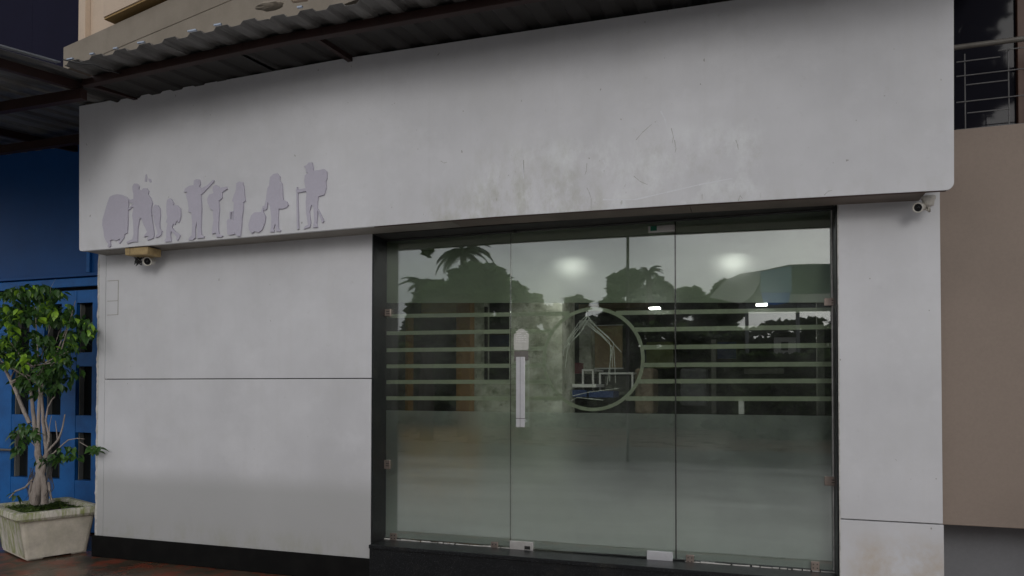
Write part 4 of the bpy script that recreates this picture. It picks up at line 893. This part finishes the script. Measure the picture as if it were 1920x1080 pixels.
# ================================================================== ACROSS THE STREET (seen in the glass)
def crown_mesh(blobs, n, size, seed, mat):
    random.seed(seed); mb = MB()
    for _ in range(n):
        c_, r_ = random.choice(blobs)
        d = Vector((random.gauss(0,1), random.gauss(0,1), random.gauss(0,1))).normalized()*(random.random()**.42)
        p = Vector(c_)+Vector((d.x*r_[0], d.y*r_[1], d.z*r_[2]))
        rot = Matrix.Rotation(random.uniform(0,6.28), 3, 'Z') @ Matrix.Rotation(random.uniform(-1.3,1.3), 3, 'X'); s_ = size*random.uniform(.6, 1.4)
        mb.quad(*[p+rot @ Vector(q)*s_ for q in ((-1,-.5,0),(0,-.75,.1),(1,0,0),(0,.75,.1))])
    return mb
def far_tree(px, ptop, pw, pbase_y, Y, label, group, seed, mat='foliage', dens=1.0, blobs_px=None, leaf_s=.22):
    tp = MIR(px, ptop, Y); wl_ = MIR(px-pw/2, ptop, Y); wr_ = MIR(px+pw/2, ptop, Y); w = abs(wr_.x-wl_.x); lowz = max(1.2, MIR(px, pbase_y, Y).z)
    rt = thing('street_tree', label, 'tree', (tp.x, Y, 0), group)
    h = tp.z-lowz; random.seed(seed); blobs = []
    for k in range(16):
        a = random.uniform(-1, 1); t = random.random(); zz3 = lowz+h*(.12+.76*t); half = w*.42*math.sqrt(max(.1, 1-(2*t-.75)**2 if t > .375 else 1))
        r_ = w*random.uniform(.10, .2); blobs.append(((tp.x+a*half, Y+random.uniform(-1,1)*w*.25, min(zz3, tp.z-r_*.8)), (r_*1.2, r_*1.2, r_*.85)))
    mb = crown_mesh(blobs, int(3900*dens), leaf_s, seed, None); obj('crown', mb, M[mat], rt)
    mb = MB(); mb.tube([(tp.x, Y, 0), (tp.x+.1, Y, lowz*.6), (tp.x, Y, lowz+h*.4)], [.22, .16, .08], 8)
    for k in range(5): bb = blobs[k][0]; mb.tube([(tp.x, Y, lowz*.8), Vector((tp.x, Y, lowz)).lerp(Vector(bb), .6)+Vector((0,0,.1)), bb], [.09, .05, .02], 6)
    obj('trunk', mb, M['bark2'], rt); return rt
gT = 'street trees mirrored in the glass front'
far_tree(890, 490, 190, 640, -14.5, 'large dense mango-like tree mirrored in the left pane, tallest broadleaf crown', gT, 1, dens=1.8, leaf_s=.2)
far_tree(800, 555, 110, 680, -14.8, 'low dense tree mirrored at the left edge of the left pane', gT, 2, dens=1.0)
far_tree(985, 548, 90, 660, -16, 'lower shoulder of tree crown mirrored behind the door handle', gT, 12, dens=1.0)
far_tree(1168, 508, 105, 640, -27, 'hazy round tree mirrored in the glass door right of its centre', gT, 3, 'foliage_far', 1.0, leaf_s=.3)
far_tree(1225, 508, 75, 640, -29, 'hazy loose tree mirrored near the right edge of the glass door', gT, 4, 'foliage_far', .7, leaf_s=.34)
far_tree(1300, 540, 80, 650, -30, 'low distant tree mirrored at the left of the right pane', gT, 5, 'foliage_far', .8, leaf_s=.34)
far_tree(1362, 516, 70, 650, -31, 'feathery distant tree mirrored beside the green roofed shed', gT, 6, 'foliage_far', .7, leaf_s=.34)
far_tree(1075, 556, 110, 650, -28, 'low distant tree mirrored in the middle of the glass door', gT, 7, 'foliage_far', .9, leaf_s=.3)
# hedge of dark shrubs low down all along
mb = MB(); random.seed(31)
for _ in range(26000):
    X = random.uniform(-30, 24); zt3 = 3.9+.5*noise.noise((X*.35, 0, 0))+.3*noise.noise((X*1.1, 4, 0)); z = random.uniform(.05, zt3); y = -23.5+random.uniform(-.6, .6)
    rot = Matrix.Rotation(random.uniform(0,6.28), 3, 'Z') @ Matrix.Rotation(random.uniform(-1.3,1.3), 3, 'X'); s_ = random.uniform(.16, .34); p = Vector((X, y, z))
    mb.quad(*[p+rot @ Vector(q)*s_ for q in ((-1,-.5,0),(0,-.75,.1),(1,0,0),(0,.75,.1))])
tag(obj('hedge', mb, M['foliage'], None), 'long dark hedge across the street, mirrored low in the glass', 'hedge', kind='stuff')
mb = MB(); mb.box((-45, -26.4, 0), (40, -26.2, 3.3)); tag(obj('sky_blocking_wall', mb, M['seal'], None), 'long dark wall added behind the mirrored hedge to block the sky', 'wall')  # unseen wall added so no sky shows through the hedge
mb = MB(); h0 = MIR(1472, 664, -19).z; x0h = MIR(1380, 664, -19).x; x1h = MIR(1640, 664, -19).x; random.seed(77)
for _ in range(5000):
    X = random.uniform(x0h, x1h); z = random.uniform(.05, h0+.25*noise.noise((X*.9, 2, 0))); y = -19+random.uniform(-.5, .5)
    rot = Matrix.Rotation(random.uniform(0,6.28), 3, 'Z') @ Matrix.Rotation(random.uniform(-1.3,1.3), 3, 'X'); s_ = random.uniform(.12, .25); p = Vector((X, y, z))
    mb.quad(*[p+rot @ Vector(q)*s_ for q in ((-1,-.5,0),(0,-.75,.1),(1,0,0),(0,.75,.1))])
tag(obj('shrub_row', mb, M['foliage'], None), 'row of dark shrubs in front of the white hut, mirrored in the right pane', 'shrubs', kind='stuff')
# palms
random.seed(8)
def frond_mesh(L):
    mb = MB(); k = 16; P = []
    for i in range(k+1):
        t = i/k; P.append(Vector((L*t*(1-.18*t), 0, L*(.42*t-.85*t*t))))
    mb.tube(P, [.035*(1-t/k)+.006 for t in range(k+1)], 4)
    for i in range(2, k+1):
        for s_ in (-1, 1):
            for h2 in (0, .5):
                p = P[i-1].lerp(P[i], h2); t = (i-1+h2)/k; l = L*.30*math.sin(math.pi*min(1, .12+t*.86)); d = Vector((.55, s_*.8, -.5-.3*random.random())).normalized()*l
                mb.add([p+Vector((-.02,0,0)), p+Vector((.035,0,0)), p+d], [(0,1,2)])
    return mb.mesh('frond', M['palm'])
def palm(px, py, Y, spread, label, seed, n=15):
    c_ = MIR(px, py, Y); L = abs(MIR(px+spread, py, Y).x-c_.x)*1.1; random.seed(seed)
    rt = thing('palm_tree', label, 'palm tree', (c_.x, Y, 0), 'palm trees mirrored in the glass front'); rt['local'] = 1
    mb = MB(); mb.tube([(0,0,0), (.15,0,c_.z*.5), (0,0,c_.z)], [.2,.15,.11], 8); obj('trunk', mb, M['bark2'], rt)
    fm = frond_mesh(L)
    for k in range(n):
        o = bpy.data.objects.new('frond', fm); COL.objects.link(o); o.parent = rt; o.location = (0, 0, c_.z)
        o.rotation_euler = (random.uniform(-.2,.2), random.uniform(-.75,.35), 2*math.pi*k/n+random.uniform(-.2,.2)); o.scale = (random.uniform(.8,1.1),)*3
palm(868, 476, -17, 60, 'tall coconut palm mirrored at the top of the left pane', 1, 18); palm(790, 535, -18.5, 38, 'shorter coconut palm mirrored at the left edge of the left pane', 2); palm(1216, 512, -26, 30, 'far palm mirrored near the right edge of the glass door', 3, 13)
# near branch hanging in front, mirrored at the top left
tb = MIR(812, 470, -9); rt = thing('leafy_branch_tree', 'broad leafed tree mirrored at the top left corner of the left pane', 'tree', (tb.x, -9, 0))
obj('crown', crown_mesh([((tb.x-.05,-9,tb.z+.25),(.22,.3,.22)), ((tb.x-.12,-9,tb.z+.02),(.10,.1,.14)), ((tb.x+.3,-9,tb.z+.2),(.16,.2,.12))], 160, .10, 4, None), M['foliage'], rt)
mb = MB(); tx = MIR(690, 470, -9).x; mb.tube([(tx,-9,0), (tx,-9,tb.z*.9), (tx+.1,-9,tb.z+.5), (tb.x-.1,-9,tb.z+.45), (tb.x,-9,tb.z+.1)], [.12,.09,.06,.03,.01], 8); obj('trunk', mb, M['bark2'], rt)
def MW(px, py, Y): p = U(px, py, 2*(NY+.32)-Y); return Vector((p.x, Y, p.z))
w0 = MW(1830, 60, -6.5); rt = thing('overhanging_tree', 'leafy tree mirrored in the dark upstairs window at the right', 'tree', (w0.x+1.5, -6.5, 0))
bl_ = []
for (a, b, r_) in ((1800,10,.28),(1838,30,.36),(1850,8,.3),(1806,90,.30),(1830,120,.34),(1815,150,.36),(1838,160,.3),(1822,190,.34),(1800,215,.3),(1850,140,.15),(1870,175,.2),(1790,180,.35)):
    p = MW(a, b, -6.5); bl_.append((tuple(p), (r_, r_, r_)))
obj('crown', crown_mesh(bl_, 1500, .11, 14, None), M['foliage'], rt)
mb = MB(); mb.tube([(w0.x+1.5,-6.5,0), (w0.x+1.3,-6.5,w0.z*.6), (w0.x,-6.5,w0.z+.2)], [.18,.14,.04], 8); obj('trunk', mb, M['bark2'], rt)
# utility pole
q = MIR(1176, 445, -10); mb = MB(); mb.tube([(q.x, -10, 0), (q.x, -10, q.z+1.5)], .033, 8); tag(obj('utility_pole', mb, M['dark_metal'], None), 'slim dark pole mirrored in the glass door', 'pole')
# shed with arched canopy and tarpaulins
SY = -20
def SB(pts, Y, dep, mat, name, parent):
    P = [MIR(a, b, Y) for a, b in pts]; mb = MB(); mb.prism([(p.x, p.z) for p in P], Y-dep, Y); return obj(name, mb, mat, parent)
q = MIR(1450, 560, SY); sh = thing('market_shed', 'long shed with grey-green arched roof mirrored in the right pane', 'shed', (q.x, SY, 0))
SB([(1385,513),(1430,506),(1480,495),(1520,493.5),(1640,494),(1640,555),(1470,553),(1385,552)], SY, 4, M['roof_green'], 'roof', sh)
SB([(1330,556),(1345,540),(1362,524),(1390,511.5),(1426,508),(1424,530),(1414,548),(1402,560),(1388,568)], SY+.3, .25, M['canopy_pale'], 'pale_canopy', sh)
SB([(1480,551),(1640,548),(1640,564),(1480,567)], SY+.2, .15, M['canopy_pale'], 'gutter_beam', sh); SB([(1385,570),(1640,566),(1640,582),(1385,584)], SY+.1, .1, M['greywall'], 'truss', sh)
for px in (1400, 1495, 1640): 
    p = MIR(px, 560, SY); mb = MB(); mb.tube([(p.x, SY+.1, 0), (p.x, SY+.1, p.z)], .06, 8); obj('post', mb, M['greywall'], sh)
SB([(1427,548),(1482,548),(1479,566),(1455,571),(1432,570)], SY+.6, .05, M['tarp_blue'], 'blue_tarpaulin', sh); SB([(1426,509),(1484,498),(1484,547),(1426,547)], SY+.5, .05, M['tarp_pale'], 'pale_tarpaulin', sh)
q = MIR(1472, 646, -22); wh = thing('white_hut', 'small white hut with a dark window mirrored in the right pane', 'hut', (q.x, -22, 0))
SB([(1452,632),(1497,632),(1497,790),(1452,790)], -22, 2, M['white'], 'wall', wh); SB([(1465,640),(1478,640),(1478,656),(1465,656)], -21.99, .005, M['seal'], 'window', wh)
print('HP', HP, 'zsill', zsill, 'zpl', zpl, 'zgt', zgt, 'zroof', zroof, 'c1', c1, 'c2', c2, 'nind', nind)
print('ground chk', U(161,1033,0).z, U(320,1052,0).z, U(500,1078,0).z)
